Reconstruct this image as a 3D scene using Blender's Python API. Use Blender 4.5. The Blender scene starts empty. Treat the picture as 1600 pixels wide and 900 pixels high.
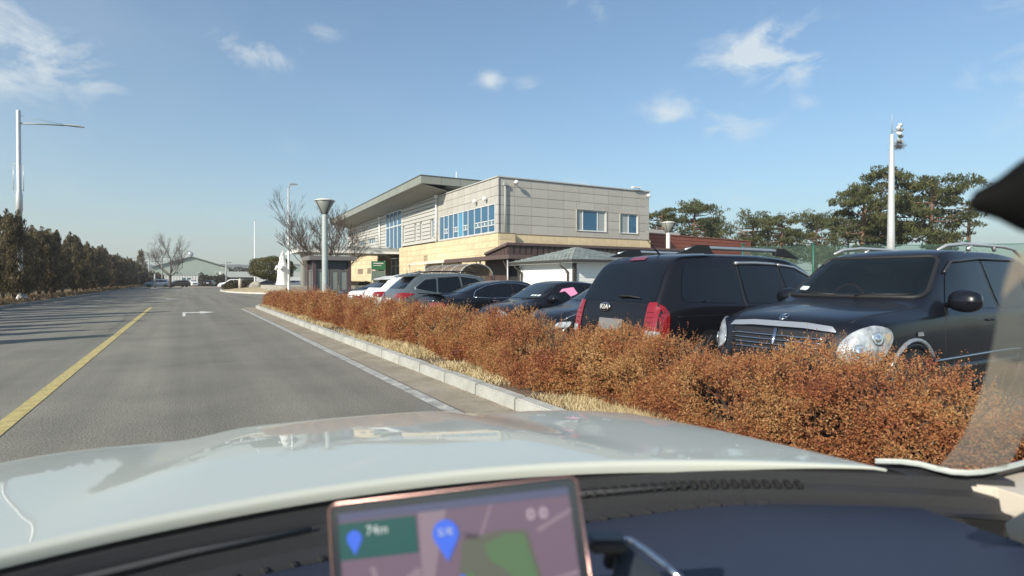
import bpy, bmesh, math, random
import numpy as np
from mathutils import Vector, Matrix, geometry
from mathutils.bvhtree import BVHTree
R = math.radians
PI = math.pi
random.seed(7); np.random.seed(7)
S = bpy.context.scene
COL = S.collection

# ------------------------------------------------------------------ camera
F_PX = 900.0                       # focal length in pixels of the 1600 px wide photograph
YAW = math.atan(511.0 / F_PX)      # the road runs along +Y, the camera looks to the right of it
EYE = Vector((0, 0, 1.45))
cam_d = bpy.data.cameras.new('camera')
cam_d.sensor_width = 36.0
cam_d.lens = 36.0 * F_PX / 1600.0
cam_d.clip_start = 0.02
cam_d.clip_end = 9000
cam_d.dof.use_dof = True
cam_d.dof.focus_distance = 14.0
cam_d.dof.aperture_fstop = 3.4
cam = bpy.data.objects.new('camera', cam_d)
COL.objects.link(cam)
cam.location = EYE
cam.rotation_euler = (R(90) - math.atan(12 / F_PX), 0, -YAW)
S.camera = cam

# ------------------------------------------------------------------ world and sun
SUN_EL, SUN_AZ = 31.0, 22.0        # sun behind-left: az measured from -X towards -Y
sun_dir = Vector((-math.cos(R(SUN_AZ)) * math.cos(R(SUN_EL)), -math.sin(R(SUN_AZ)) * math.cos(R(SUN_EL)), math.sin(R(SUN_EL))))
W = bpy.data.worlds.new('World'); S.world = W; W.use_nodes = True
nt = W.node_tree; nt.nodes.clear()
def wn(t, **k):
    n = nt.nodes.new(t)
    for a, b in k.items(): setattr(n, a, b)
    return n
out = wn('ShaderNodeOutputWorld'); bg = wn('ShaderNodeBackground')
sky = wn('ShaderNodeTexSky', sky_type='NISHITA', sun_disc=False)
sky.sun_elevation = R(SUN_EL)
sky.sun_rotation = math.atan2(sun_dir.x, sun_dir.y)
sky.altitude = 50; sky.air_density = 1.15; sky.dust_density = .7; sky.ozone_density = 3.2
geo = wn('ShaderNodeTexCoord')
mp = wn('ShaderNodeMapping'); mp.inputs['Scale'].default_value = (1, 1, 1.9)
nz = wn('ShaderNodeTexNoise'); nz.inputs['Scale'].default_value = 9; nz.inputs['Detail'].default_value = 12; nz.inputs['Roughness'].default_value = .66
nz.inputs['Distortion'].default_value = .5
nz2 = wn('ShaderNodeTexNoise'); nz2.inputs['Scale'].default_value = 2.1; nz2.inputs['Detail'].default_value = 3
L = nt.links.new
L(geo.outputs['Generated'], mp.inputs[0]); L(mp.outputs[0], nz.inputs[0]); L(mp.outputs[0], nz2.inputs[0])
def math_n(op, a, b=None, clamp=False):
    n = wn('ShaderNodeMath', operation=op); n.use_clamp = clamp
    for i, q in enumerate((a, b)):
        if q is None: continue
        if isinstance(q, (int, float)): n.inputs[i].default_value = q
        else: L(q, n.inputs[i])
    return n.outputs[0]
def pixdir(u, v):
    a = (u - 800) / F_PX; b = (438 - v) / F_PX
    return Vector((a * math.cos(YAW) + math.sin(YAW), math.cos(YAW) - a * math.sin(YAW), b))
# the few fair-weather clouds of the day, as directions in the sky: (azimuth/elevation point, radius, strength)
clouds = [(1190, 85, .085, 1.0), (1130, 100, .05, .8), (1245, 105, .06, .85), (1050, 178, .055, .75), (1135, 190, .06, .7), (1265, 162, .04, .5), (1240, 252, .035, .5),
          (765, 128, .028, .8), (825, 133, .025, .6), (395, 78, .05, .75), (440, 90, .04, .6), (510, 48, .03, .5), (50, 95, .10, .8), (120, 120, .08, .65), (-40, 60, .12, .8),
          (455, 245, .06, .28), (70, 238, .08, .3), (200, 315, .07, .25), (910, 284, .03, .7), (1150, 312, .05, .35), (1480, 240, .10, .3), (930, 25, .05, .35), (870, 5, .05, .35), (900, 150, .05, .3),
          (1700, 60, .15, .6), (-400, 100, .2, .7), (2300, 40, .2, .7), (800, -350, .25, .6)]
acc = None
for (u, v, r, s) in clouds:
    d = pixdir(u, v).normalized()
    sub = wn('ShaderNodeVectorMath', operation='SUBTRACT'); L(geo.outputs['Generated'], sub.inputs[0]); sub.inputs[1].default_value = d
    scl = wn('ShaderNodeVectorMath', operation='MULTIPLY'); L(sub.outputs[0], scl.inputs[0]); scl.inputs[1].default_value = (1, 1, 1.7)
    ln = wn('ShaderNodeVectorMath', operation='LENGTH'); L(scl.outputs[0], ln.inputs[0])
    m = wn('ShaderNodeMapRange', interpolation_type='SMOOTHSTEP')
    m.inputs['From Min'].default_value = r * 1.75; m.inputs['From Max'].default_value = 0; m.inputs['To Min'].default_value = 0; m.inputs['To Max'].default_value = s
    L(ln.outputs['Value'], m.inputs['Value'])
    acc = m.outputs[0] if acc is None else math_n('MAXIMUM', acc, m.outputs[0])
q = math_n('SUBTRACT', math_n('ADD', acc, math_n('MULTIPLY', math_n('SUBTRACT', nz.outputs['Fac'], .5), 4.2)), .40)
q = math_n('MULTIPLY', math_n('MULTIPLY', q, acc), 1.6, True)
q = math_n('ADD', q, math_n('MULTIPLY', math_n('SUBTRACT', nz2.outputs['Fac'], .5, True), .6), True)
q = math_n('MULTIPLY', q, .64, True)
mixc = wn('ShaderNodeMix', data_type='RGBA')
L(q, mixc.inputs[0])
tint = wn('ShaderNodeMix', data_type='RGBA', blend_type='MULTIPLY'); tint.inputs[0].default_value = 1
L(sky.outputs[0], tint.inputs[6]); tint.inputs[7].default_value = (.86, .99, 1.03, 1)
L(tint.outputs[2], mixc.inputs[6]); mixc.inputs[7].default_value = (6.4, 6.6, 6.4, 1)
L(mixc.outputs[2], bg.inputs[0]); bg.inputs[1].default_value = .100
L(bg.outputs[0], out.inputs[0])
sl = bpy.data.lights.new('sun', 'SUN'); sl.energy = 4.9; sl.angle = R(.5); sl.color = (1, .92, .79)
so = bpy.data.objects.new('sun', sl); COL.objects.link(so)
so.rotation_euler = sun_dir.to_track_quat('Z', 'Y').to_euler(); so.location = (0, 0, 30)
S.view_settings.view_transform = 'Standard'; S.view_settings.look = 'None'; S.view_settings.exposure = .6; S.view_settings.gamma = 1
S.cycles.transparent_max_bounces = 24
S.cycles.max_bounces = 7

# ------------------------------------------------------------------ materials
MATS = {}
def mat(name, col, rough=.6, metal=0, spec=.5, noise=0, nscale=8, bump=0, bscale=60, coat=0, trans=0, rand=0, col2=None, emit=None, detail=4, coords='Object', island=0):
    if name in MATS: return MATS[name]
    m = bpy.data.materials.new(name); m.use_nodes = True; t = m.node_tree
    b = t.nodes['Principled BSDF']; k = t.links.new
    b.inputs['Roughness'].default_value = rough; b.inputs['Metallic'].default_value = metal
    b.inputs['Specular IOR Level'].default_value = spec; b.inputs['Coat Weight'].default_value = coat
    b.inputs['Coat Roughness'].default_value = .03
    b.inputs['Transmission Weight'].default_value = trans
    c = (*col, 1); b.inputs['Base Color'].default_value = c
    tc = t.nodes.new('ShaderNodeTexCoord')
    cur = None
    def mix(a_col, b_col, fac, mode='MIX'):
        n = t.nodes.new('ShaderNodeMix'); n.data_type = 'RGBA'; n.blend_type = mode
        if isinstance(fac, float): n.inputs[0].default_value = fac
        else: k(fac, n.inputs[0])
        for i, q in ((6, a_col), (7, b_col)):
            if isinstance(q, tuple): n.inputs[i].default_value = q
            else: k(q, n.inputs[i])
        return n.outputs[2]
    cur = c
    if noise or col2:
        n = t.nodes.new('ShaderNodeTexNoise'); n.inputs['Scale'].default_value = nscale; n.inputs['Detail'].default_value = detail; n.inputs['Roughness'].default_value = .6
        k(tc.outputs[coords], n.inputs['Vector'])
        mr = t.nodes.new('ShaderNodeMapRange'); mr.inputs['From Min'].default_value = .32; mr.inputs['From Max'].default_value = .68; k(n.outputs['Fac'], mr.inputs[0])
        c2 = (*col2, 1) if col2 else (*(x * (1 - noise) for x in col), 1)
        cur = mix(c, c2, mr.outputs[0])
    if rand:
        oi = t.nodes.new('ShaderNodeObjectInfo'); mr = t.nodes.new('ShaderNodeMapRange'); k(oi.outputs['Random'], mr.inputs[0])
        mr.inputs['To Min'].default_value = 1 - rand; mr.inputs['To Max'].default_value = 1 + rand
        cm = t.nodes.new('ShaderNodeCombineColor')
        for i in range(3): k(mr.outputs[0], cm.inputs[i])
        cur = mix(cur, cm.outputs[0], 1.0, 'MULTIPLY')
    if island:
        gi = t.nodes.new('ShaderNodeNewGeometry'); mr = t.nodes.new('ShaderNodeMapRange'); k(gi.outputs['Random Per Island'], mr.inputs[0])
        mr.inputs['To Min'].default_value = 1 - island; mr.inputs['To Max'].default_value = 1 + island
        cm = t.nodes.new('ShaderNodeCombineColor')
        for i in range(3): k(mr.outputs[0], cm.inputs[i])
        cur = mix(cur, cm.outputs[0], 1.0, 'MULTIPLY')
    if not isinstance(cur, tuple): k(cur, b.inputs['Base Color'])
    if bump:
        n = t.nodes.new('ShaderNodeTexNoise'); n.inputs['Scale'].default_value = bscale; n.inputs['Detail'].default_value = 3; k(tc.outputs[coords], n.inputs['Vector'])
        bp = t.nodes.new('ShaderNodeBump'); bp.inputs['Strength'].default_value = bump; bp.inputs['Distance'].default_value = .02
        k(n.outputs['Fac'], bp.inputs['Height']); k(bp.outputs[0], b.inputs['Normal'])
    if emit:
        b.inputs['Emission Color'].default_value = (*emit[0], 1); b.inputs['Emission Strength'].default_value = emit[1]
    MATS[name] = m
    return m
def leafmat(name, cols, nscale=1.0, trans=.3, rough=.7):
    """leaf colours picked leaf by leaf and drifting in patches"""
    if name in MATS: return MATS[name]
    m = bpy.data.materials.new(name); m.use_nodes = True; t = m.node_tree; k = t.links.new
    b = t.nodes['Principled BSDF']; o = t.nodes['Material Output']
    tc = t.nodes.new('ShaderNodeTexCoord'); gi = t.nodes.new('ShaderNodeNewGeometry')
    n = t.nodes.new('ShaderNodeTexNoise'); n.inputs['Scale'].default_value = nscale; n.inputs['Detail'].default_value = 3; k(tc.outputs['Object'], n.inputs['Vector'])
    ma = t.nodes.new('ShaderNodeMath'); ma.operation = 'MULTIPLY'; ma.inputs[1].default_value = .5; k(gi.outputs['Random Per Island'], ma.inputs[0])
    mb = t.nodes.new('ShaderNodeMath'); mb.operation = 'MULTIPLY_ADD'; mb.inputs[1].default_value = 1.5; k(n.outputs['Fac'], mb.inputs[0]); k(ma.outputs[0], mb.inputs[2])
    mc = t.nodes.new('ShaderNodeMath'); mc.operation = 'SUBTRACT'; mc.inputs[1].default_value = .5; k(mb.outputs[0], mc.inputs[0])
    cr = t.nodes.new('ShaderNodeValToRGB'); e = cr.color_ramp.elements
    while len(e) < len(cols): e.new(.5)
    for i, cc in enumerate(cols): e[i].position = i / (len(cols) - 1); e[i].color = (*cc, 1)
    k(mc.outputs[0], cr.inputs[0]); k(cr.outputs[0], b.inputs['Base Color'])
    b.inputs['Roughness'].default_value = rough; b.inputs['Specular IOR Level'].default_value = .25
    tr = t.nodes.new('ShaderNodeBsdfTranslucent'); k(cr.outputs[0], tr.inputs[0])
    mx = t.nodes.new('ShaderNodeMixShader'); mx.inputs[0].default_value = trans
    k(b.outputs[0], mx.inputs[1]); k(tr.outputs[0], mx.inputs[2]); k(mx.outputs[0], o.inputs[0])
    MATS[name] = m
    return m
def glassmat(name, tint_=(1, 1, 1), transp=.9, rough=.0, refl=(.04, .9), body=(.01, .012, .015)):
    """thin pane: part of the light passes straight, part is reflected, rest meets the tint"""
    if name in MATS: return MATS[name]
    m = bpy.data.materials.new(name); m.use_nodes = True; t = m.node_tree; k = t.links.new; t.nodes.clear()
    o = t.nodes.new('ShaderNodeOutputMaterial'); tr = t.nodes.new('ShaderNodeBsdfTransparent'); tr.inputs[0].default_value = (*tint_, 1)
    gl = t.nodes.new('ShaderNodeBsdfGlossy'); gl.inputs['Roughness'].default_value = rough
    df = t.nodes.new('ShaderNodeBsdfDiffuse'); df.inputs[0].default_value = (*body, 1)
    lw = t.nodes.new('ShaderNodeLayerWeight'); lw.inputs[0].default_value = .5
    pw = t.nodes.new('ShaderNodeMath'); pw.operation = 'POWER'; k(lw.outputs['Facing'], pw.inputs[0]); pw.inputs[1].default_value = 5
    fr = t.nodes.new('ShaderNodeMath'); fr.operation = 'MULTIPLY_ADD'; k(pw.outputs[0], fr.inputs[0]); fr.inputs[1].default_value = refl[1]; fr.inputs[2].default_value = refl[0]
    m1 = t.nodes.new('ShaderNodeMixShader'); m1.inputs[0].default_value = transp; k(df.outputs[0], m1.inputs[1]); k(tr.outputs[0], m1.inputs[2])
    m2 = t.nodes.new('ShaderNodeMixShader'); k(fr.outputs[0], m2.inputs[0]); k(m1.outputs[0], m2.inputs[1]); k(gl.outputs[0], m2.inputs[2])
    k(m2.outputs[0], o.inputs[0])
    MATS[name] = m
    return m

# ------------------------------------------------------------------ object helpers
def link(o, parent=None):
    COL.objects.link(o)
    if parent is not None: o.parent = parent
    return o
def tag(o, label=None, cat=None, group=None, kind=None):
    if label: o['label'] = label
    if cat: o['category'] = cat
    if group: o['group'] = group
    if kind: o['kind'] = kind
    return o
def thing(name, loc=(0, 0, 0), rz=0, label=None, cat=None, group=None, kind=None):
    o = bpy.data.objects.new(name, None); o.empty_display_size = .2
    link(o); o.location = loc; o.rotation_euler = (0, 0, rz)
    return tag(o, label, cat, group, kind)
class MB:
    """collects simple solids and links them as one mesh object"""
    def __init__(s): s.v = []; s.f = []; s.sm = []
    def add(s, vs, fs, smooth=False):
        b = len(s.v); s.v += [tuple(v) for v in vs]; s.f += [tuple(b + i for i in f) for f in fs]; s.sm += [smooth] * len(fs); return s
    def box(s, c, d, rz=0, M=None):
        x, y, z = d[0] / 2, d[1] / 2, d[2] / 2
        vs = [Vector((a * x, b * y, e * z)) for e in (-1, 1) for (a, b) in ((-1, -1), (1, -1), (1, 1), (-1, 1))]
        m = Matrix.Translation(c) @ (Matrix.Rotation(rz, 4, 'Z') if M is None else M)
        return s.add([m @ v for v in vs], [(3, 2, 1, 0), (4, 5, 6, 7), (0, 1, 5, 4), (1, 2, 6, 5), (2, 3, 7, 6), (3, 0, 4, 7)])
    def bx(s, x0, x1, y0, y1, z0, z1):
        return s.box(((x0 + x1) / 2, (y0 + y1) / 2, (z0 + z1) / 2), (abs(x1 - x0), abs(y1 - y0), abs(z1 - z0)))
    def tube(s, pts, rad, n=8, cap=True):
        pts = [Vector(p) for p in pts]; m = len(pts)
        rads = rad if isinstance(rad, (list, tuple)) else [rad] * m
        vs = []; up = Vector((0, 0, 1)); prev = None
        for i, p in enumerate(pts):
            d = (pts[min(i + 1, m - 1)] - pts[max(i - 1, 0)])
            d = d.normalized() if d.length > 1e-9 else Vector((0, 0, 1))
            a = prev - d * prev.dot(d) if prev is not None else d.cross(up if abs(d.z) < .95 else Vector((1, 0, 0)))
            if a.length < 1e-6: a = d.orthogonal()
            a.normalize(); b = d.cross(a); prev = a
            for k in range(n):
                t = 2 * PI * k / n; vs.append(p + (a * math.cos(t) + b * math.sin(t)) * rads[i])
        fs = [(i * n + k, i * n + (k + 1) % n, (i + 1) * n + (k + 1) % n, (i + 1) * n + k) for i in range(m - 1) for k in range(n)]
        if cap: fs += [tuple(range(n))[::-1], tuple((m - 1) * n + k for k in range(n))]
        return s.add(vs, fs, True)
    def lathe(s, prof, c=(0, 0, 0), n=20, M=None):
        vs = []; m = M or Matrix.Identity(4); cc = Vector(c)
        for r, z in prof:
            for k in range(n): vs.append(cc + m @ Vector((r * math.cos(2 * PI * k / n), r * math.sin(2 * PI * k / n), z)))
        fs = [(i * n + k, i * n + (k + 1) % n, (i + 1) * n + (k + 1) % n, (i + 1) * n + k) for i in range(len(prof) - 1) for k in range(n)]
        fs += [tuple(range(n))[::-1], tuple((len(prof) - 1) * n + k for k in range(n))]
        return s.add(vs, fs, True)
    def prism(s, poly, z0, z1):
        n = len(poly); ar = sum(poly[i][0] * poly[(i + 1) % n][1] - poly[(i + 1) % n][0] * poly[i][1] for i in range(n))
        if ar < 0: poly = poly[::-1]
        vs = [(x, y, z0) for x, y in poly] + [(x, y, z1) for x, y in poly]
        return s.add(vs, [tuple(range(n))[::-1], tuple(range(n, 2 * n))] + [(i, (i + 1) % n, n + (i + 1) % n, n + i) for i in range(n)])
    def grid(s, P, smooth=True):
        r, c = len(P), len(P[0])
        return s.add([p for row in P for p in row], [(i * c + j, i * c + j + 1, (i + 1) * c + j + 1, (i + 1) * c + j) for i in range(r - 1) for j in range(c - 1)], smooth)
    def mesh(s, name, m=None):
        me = bpy.data.meshes.new(name); me.from_pydata(s.v, [], s.f)
        me.polygons.foreach_set('use_smooth', s.sm); me.update()
        if m: me.materials.append(m)
        return me
    def build(s, name, m, parent=None, bevel=0, seg=2):
        me = s.mesh(name, m)
        if bevel:
            bm = bmesh.new(); bm.from_mesh(me)
            bmesh.ops.bevel(bm, geom=[e for e in bm.edges if len(e.link_faces) == 2 and e.calc_face_angle(0) > .6], offset=bevel, segments=seg, affect='EDGES', clamp_overlap=True)
            for f in bm.faces: f.smooth = True
            bm.to_mesh(me); bm.free()
            try: me.set_sharp_from_angle(angle=R(35))
            except Exception: pass
        return link(bpy.data.objects.new(name, me), parent)
def copy_tree(o, parent=None):
    c = o.copy(); COL.objects.link(c); c.parent = parent
    for ch in list(o.children): copy_tree(ch, c)
    return c
def inst(name, me, parent=None, loc=(0, 0, 0), rot=(0, 0, 0), scale=(1, 1, 1)):
    o = link(bpy.data.objects.new(name, me), parent); o.location = loc; o.rotation_euler = rot; o.scale = scale
    return o
def leaf_mesh(name, P, A, B, m):
    """P centres, A/B half axes (N,3): one diamond-like quad per leaf"""
    n = len(P)
    V = np.empty((n, 4, 3), np.float32); V[:, 0] = P - A; V[:, 1] = P - B; V[:, 2] = P + A; V[:, 3] = P + B
    me = bpy.data.meshes.new(name); me.vertices.add(n * 4); me.vertices.foreach_set('co', V.ravel())
    me.loops.add(n * 4); me.loops.foreach_set('vertex_index', np.arange(n * 4, dtype=np.int32))
    me.polygons.add(n); me.polygons.foreach_set('loop_start', np.arange(0, n * 4, 4, dtype=np.int32))
    try: me.polygons.foreach_set('loop_total', np.full(n, 4, np.int32))
    except Exception: pass
    me.update(calc_edges=True); me.validate(); me.materials.append(m)
    return me
def rdirs(n):
    d = np.random.normal(size=(n, 3)); return d / np.linalg.norm(d, axis=1)[:, None]
def text_obj(s, name, m, size, M, parent=None, depth=.002):
    cu = bpy.data.curves.new(name, 'FONT'); cu.body = s; cu.size = size; cu.extrude = depth; cu.align_x = 'CENTER'; cu.align_y = 'CENTER'
    t = bpy.data.objects.new('tmp', cu); COL.objects.link(t)
    dg = bpy.context.evaluated_depsgraph_get(); me = bpy.data.meshes.new_from_object(t.evaluated_get(dg)); bpy.data.objects.remove(t)
    me.transform(M); me.materials.clear(); me.materials.append(m); me.name = name
    return link(bpy.data.objects.new(name, me), parent)
# ------------------------------------------------------------------ palette
m_asph = mat('asphalt', (.190, .178, .146), .9, noise=.0, col2=(.142, .133, .110), nscale=.55, bump=.5, bscale=55, coords='Object', detail=10)
# fine aggregate speckle in the asphalt
def speckle(m, scale, dark, light, amount):
    t = m.node_tree; k = t.links.new; b = t.nodes['Principled BSDF']; src = b.inputs['Base Color'].links[0].from_socket if b.inputs['Base Color'].links else None
    tc = t.nodes.new('ShaderNodeTexCoord'); n = t.nodes.new('ShaderNodeTexNoise'); n.inputs['Scale'].default_value = scale; n.inputs['Detail'].default_value = 4; n.inputs['Roughness'].default_value = .75
    k(tc.outputs['Object'], n.inputs['Vector'])
    mr = t.nodes.new('ShaderNodeMapRange'); mr.inputs['From Min'].default_value = .35; mr.inputs['From Max'].default_value = .65; mr.inputs['To Min'].default_value = dark; mr.inputs['To Max'].default_value = light; k(n.outputs['Fac'], mr.inputs[0])
    cm = t.nodes.new('ShaderNodeCombineColor'); [k(mr.outputs[0], cm.inputs[i]) for i in range(3)]
    mx = t.nodes.new('ShaderNodeMix'); mx.data_type = 'RGBA'; mx.blend_type = 'MULTIPLY'; mx.inputs[0].default_value = amount
    if src: k(src, mx.inputs[6])
    else: mx.inputs[6].default_value = b.inputs['Base Color'].default_value
    k(cm.outputs[0], mx.inputs[7]); k(mx.outputs[2], b.inputs['Base Color'])
speckle(m_asph, 45, .55, 1.55, .9); speckle(m_asph, 110, .6, 1.45, .8)
# faint wheel tracks and oil-darkened lane centres along the driving direction
def streak(m):
    t = m.node_tree; k = t.links.new; b = t.nodes['Principled BSDF']; src = b.inputs['Base Color'].links[0].from_socket
    tc = t.nodes.new('ShaderNodeTexCoord'); mp = t.nodes.new('ShaderNodeMapping'); mp.inputs['Scale'].default_value = (1.5, .03, 1); k(tc.outputs['Object'], mp.inputs[0])
    n = t.nodes.new('ShaderNodeTexNoise'); n.inputs['Scale'].default_value = 1; n.inputs['Detail'].default_value = 4; k(mp.outputs[0], n.inputs['Vector'])
    mr = t.nodes.new('ShaderNodeMapRange'); mr.inputs['From Min'].default_value = .3; mr.inputs['From Max'].default_value = .7; mr.inputs['To Min'].default_value = .8; mr.inputs['To Max'].default_value = 1.18; k(n.outputs['Fac'], mr.inputs[0])
    cm = t.nodes.new('ShaderNodeCombineColor'); [k(mr.outputs[0], cm.inputs[i]) for i in range(3)]
    mx = t.nodes.new('ShaderNodeMix'); mx.data_type = 'RGBA'; mx.blend_type = 'MULTIPLY'; mx.inputs[0].default_value = 1
    k(src, mx.inputs[6]); k(cm.outputs[0], mx.inputs[7]); k(mx.outputs[2], b.inputs['Base Color'])
streak(m_asph)
m_lot = mat('lot_asphalt', (.10, .10, .097), .9, noise=.25, nscale=1.2, bump=.3, bscale=60)
m_white = mat('road_paint_white', (.52, .52, .48), .7, col2=(.22, .21, .19), nscale=5, detail=8)
m_yellow = mat('road_paint_yellow', (.56, .46, .17), .7, col2=(.36, .29, .12), nscale=7, detail=9)
speckle(m_yellow, 30, .6, 1.25, .8); speckle(m_white, 30, .65, 1.25, .8)
m_conc = mat('gutter_concrete', (.33, .29, .22), .9, col2=(.21, .18, .13), nscale=1.6, bump=.35, bscale=40, detail=8)
m_kerb = mat('kerb_stone', (.42, .42, .39), .8, col2=(.32, .32, .29), nscale=6, rand=.07, bump=.2, bscale=50)
m_kerb2 = mat('kerb_stone_left', (.30, .30, .28), .85, col2=(.22, .22, .20), nscale=6, rand=.12)
m_soil = mat('soil', (.16, .115, .075), .95, col2=(.10, .07, .045), nscale=6, bump=.6, bscale=25, detail=8)
m_dry = mat('dry_lawn', (.44, .36, .22), .95, col2=(.30, .235, .13), nscale=1.2, bump=.5, bscale=20, detail=8)
m_field = mat('field', (.22, .185, .12), .95, col2=(.12, .105, .07), nscale=.05, detail=8)

# ------------------------------------------------------------------ setting
def sheet(name, poly, z, m):
    b = MB(); b.add([(x, y, z) for x, y in poly], [tuple(range(len(poly)))])
    o = b.build(name, m); o['kind'] = 'structure'
    if o.data.polygons[0].normal.z < 0: o.data.flip_normals()
    return o
g = MB(); N = 40
g.add([(-4000, -4000, -.03), (4000, -4000, -.03), (4000, 4000, -.03), (-4000, 4000, -.03)], [(0, 1, 2, 3)])
tag(g.build('ground', m_field), kind='structure')
KX = 3.18           # face of the right kerb
END_Y = 33.6        # where the planting strip ends
sheet('road', [(-8.1, -25), (3.35, -25), (3.35, END_Y + 1.2), (17, END_Y + 1.2), (17, 110), (-2, 128), (-8.1, 128)], 0, m_asph)
sheet('parking_lot', [(5.35, -25), (60, -25), (60, 140), (17.02, 140), (17.02, END_Y + 1.18), (5.35, END_Y + 1.18)], .002, m_lot)
sheet('far_road', [(-60, 128.05), (50, 128.05), (70, 160), (-60, 160)], -.004, m_conc)
sheet('gutter', [(2.66, -25), (KX, -25), (KX, END_Y + .3), (2.66, END_Y - .3)], .006, m_conc)
def line(name, x0, x1, y0, y1, m, z=.006, cat=None):
    return sheet(name, [(x0, y0), (x1, y0), (x1, y1), (x0, y1)], z, m)
line('yellow_line', -1.66, -1.50, -25, 36.2, m_yellow)
sheet('edge_line', [(2.48, -25), (2.63, -25), (2.63, 20), (2.58, 32.2), (2.44, 32.2), (2.48, 20)], .006, m_white)
line('left_edge_line', -7.3, -7.18, -25, 120, m_white)
def arrow(name, x, y, s=1.0, right=True):
    pts = [(0, 0), (.18, 0), (.18, 2.0), (1.1, 2.0), (1.1, 1.45), (2.1, 2.25), (1.1, 3.05), (1.1, 2.5), (0, 2.5)]
    return sheet(name, [(x + px * s * .62, y + py * s * 1.3) for px, py in pts], .006, mat('arrow_paint', (.66, .66, .61), .7, noise=.25, nscale=6))
arrow('road_arrow', -.1, 26.6)
sheet('road_arrow_far', [(-1.9, 50.5), (-1.3, 50.5), (-1.3, 49.2), (.1, 51.2), (-1.3, 53.6), (-1.3, 52), (-1.9, 52)], .006, m_white)
for (y, a) in ((40.5, .6), (46, -.3)):
    sheet('lot_line', [(4.5, y), (14, y + a), (14, y + a + .12), (4.5, y + .12)], .006, m_white)
# manhole cover and tarry crack repairs
b = MB(); b.lathe([(0, 0), (.16, 0), (.16, .006), (.13, .008), (0, .008)], (.88, 5.6, .003), 24)
tag(b.build('drain_cover', mat('dark_iron', (.045, .043, .04), .7)), 'small round iron cover set in the asphalt beside the bonnet', 'cover')
m_crack = mat('crack_tar', (.085, .08, .07), .8)
def crack(pts, w):
    P = []
    for i in range(len(pts) - 1):
        a, c = Vector(pts[i]), Vector(pts[i + 1]); n = max(2, int((c - a).length / .25))
        for j in range(n): q = a.lerp(c, j / n); P.append((q.x + random.uniform(-.05, .05), q.y + random.uniform(-.05, .05)))
    P.append(tuple(pts[-1][:2])); vs = []; fs = []
    for i, (x, y) in enumerate(P):
        d = Vector(P[min(i + 1, len(P) - 1)]) - Vector(P[max(i - 1, 0)]); d.normalize(); ww = w * random.uniform(.3, 1.2)
        vs += [(x - d.y * ww, y + d.x * ww, .004), (x + d.y * ww, y - d.x * ww, .004)]
    fs = [(2 * i, 2 * i + 1, 2 * i + 3, 2 * i + 2) for i in range(len(P) - 1)]
    return vs, fs
cb = MB()
for pts, w in ((((-1.9, 20), (-1.9, 24), (-2.2, 30), (-1.2, 42), (0.5, 52)), .010), (((-7.8, 37.8), (-2, 38.0), (3.4, 37.4), (9, 38.5)), .02),
               (((-1, 11.2), (0.5, 11.5), (2.5, 11.0)), .008), (((-8, 19), (-5, 19.6), (-3, 19.2)), .012), (((-6, 28), (2.4, 28.6)), .010),
               (((4, 42), (1, 47), (0, 56), (-3, 70)), .03), (((-7.8, 56), (14, 54)), .03)):
    cb.add(*crack(pts, w))
tag(cb.build('road_cracks', m_crack), kind='structure')

# kerbs, stone by stone
def kerb_run(root, pts, h, w, m, every=1.0, joint=.012, zb=0):
    seglen = 0; P = [Vector((x, y, 0)) for x, y in pts]
    cum = [0]
    for i in range(1, len(P)): cum.append(cum[-1] + (P[i] - P[i - 1]).length)
    def at(t):
        for i in range(1, len(P)):
            if t <= cum[i] + 1e-9: return P[i - 1].lerp(P[i], (t - cum[i - 1]) / (cum[i] - cum[i - 1]))
        return P[-1]
    b = MB(); b.bx(-.5 * every + joint, .5 * every - joint, 0, w, -.1, h)
    me = b.mesh('kerb_stone', m); bm = bmesh.new(); bm.from_mesh(me)
    bmesh.ops.bevel(bm, geom=[e for e in bm.edges if all(v.co.z > h - .01 for v in e.verts)], offset=.015, segments=2, affect='EDGES'); bm.to_mesh(me); bm.free()
    n = int(cum[-1] / every)
    for i in range(min(n, 299)):
        a = at(i * every); c = at((i + 1) * every); mid = (a + c) / 2; d = c - a
        inst('kerb_stone', me, root, (mid.x, mid.y, zb + random.uniform(-.006, .006)), (0, 0, math.atan2(d.y, d.x) + random.uniform(-.004, .004)))
kr = thing('kerb'); kr['kind'] = 'structure'
arc = [(KX + 1.0 - 1.0 * math.cos(t), END_Y - .8 + 1.0 * math.sin(t)) for t in [i * PI / 16 for i in range(0, 9)]]
kerb_run(kr, [(5.35, END_Y + .2)] + arc[::-1] + [(KX, -6)], .15, .17, m_kerb)
kl = thing('kerb_left'); kl['kind'] = 'structure'
kerb_run(kl, [(-8.08, 20), (-8.08, 168)], .14, .17, m_kerb2)
def rough(name, x0, x1, y0, y1, nx, ny, z, amp, m, fn=None):
    b = MB(); rows = []
    for i in range(ny + 1):
        row = []
        for j in range(nx + 1):
            x = x0 + (x1 - x0) * j / nx; y = y0 + (y1 - y0) * i / ny
            e = 0 if j in (0, nx) else 1
            row.append((x, y, z + e * random.uniform(-amp, amp) + (fn(x, y) if fn else 0)))
        rows.append(row)
    b.grid(rows); o = b.build(name, m); o['kind'] = 'structure'; return o
rough('planting_strip', KX + .17, 5.32, -6, END_Y - .1, 12, 130, .12, .02, m_soil)
b = MB(); b.bx(5.32, 5.5, -6, END_Y, 0, .14); tag(b.build('kerb_lot_side', m_kerb2), kind='structure')
rough('verge', -13.5, -8.25, -10, 175, 10, 160, .13, .03, m_soil)
b = MB(); b.bx(-60, -13.48, -10, 175, -.02, .11); tag(b.build('field_verge', m_field), kind='structure')

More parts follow.
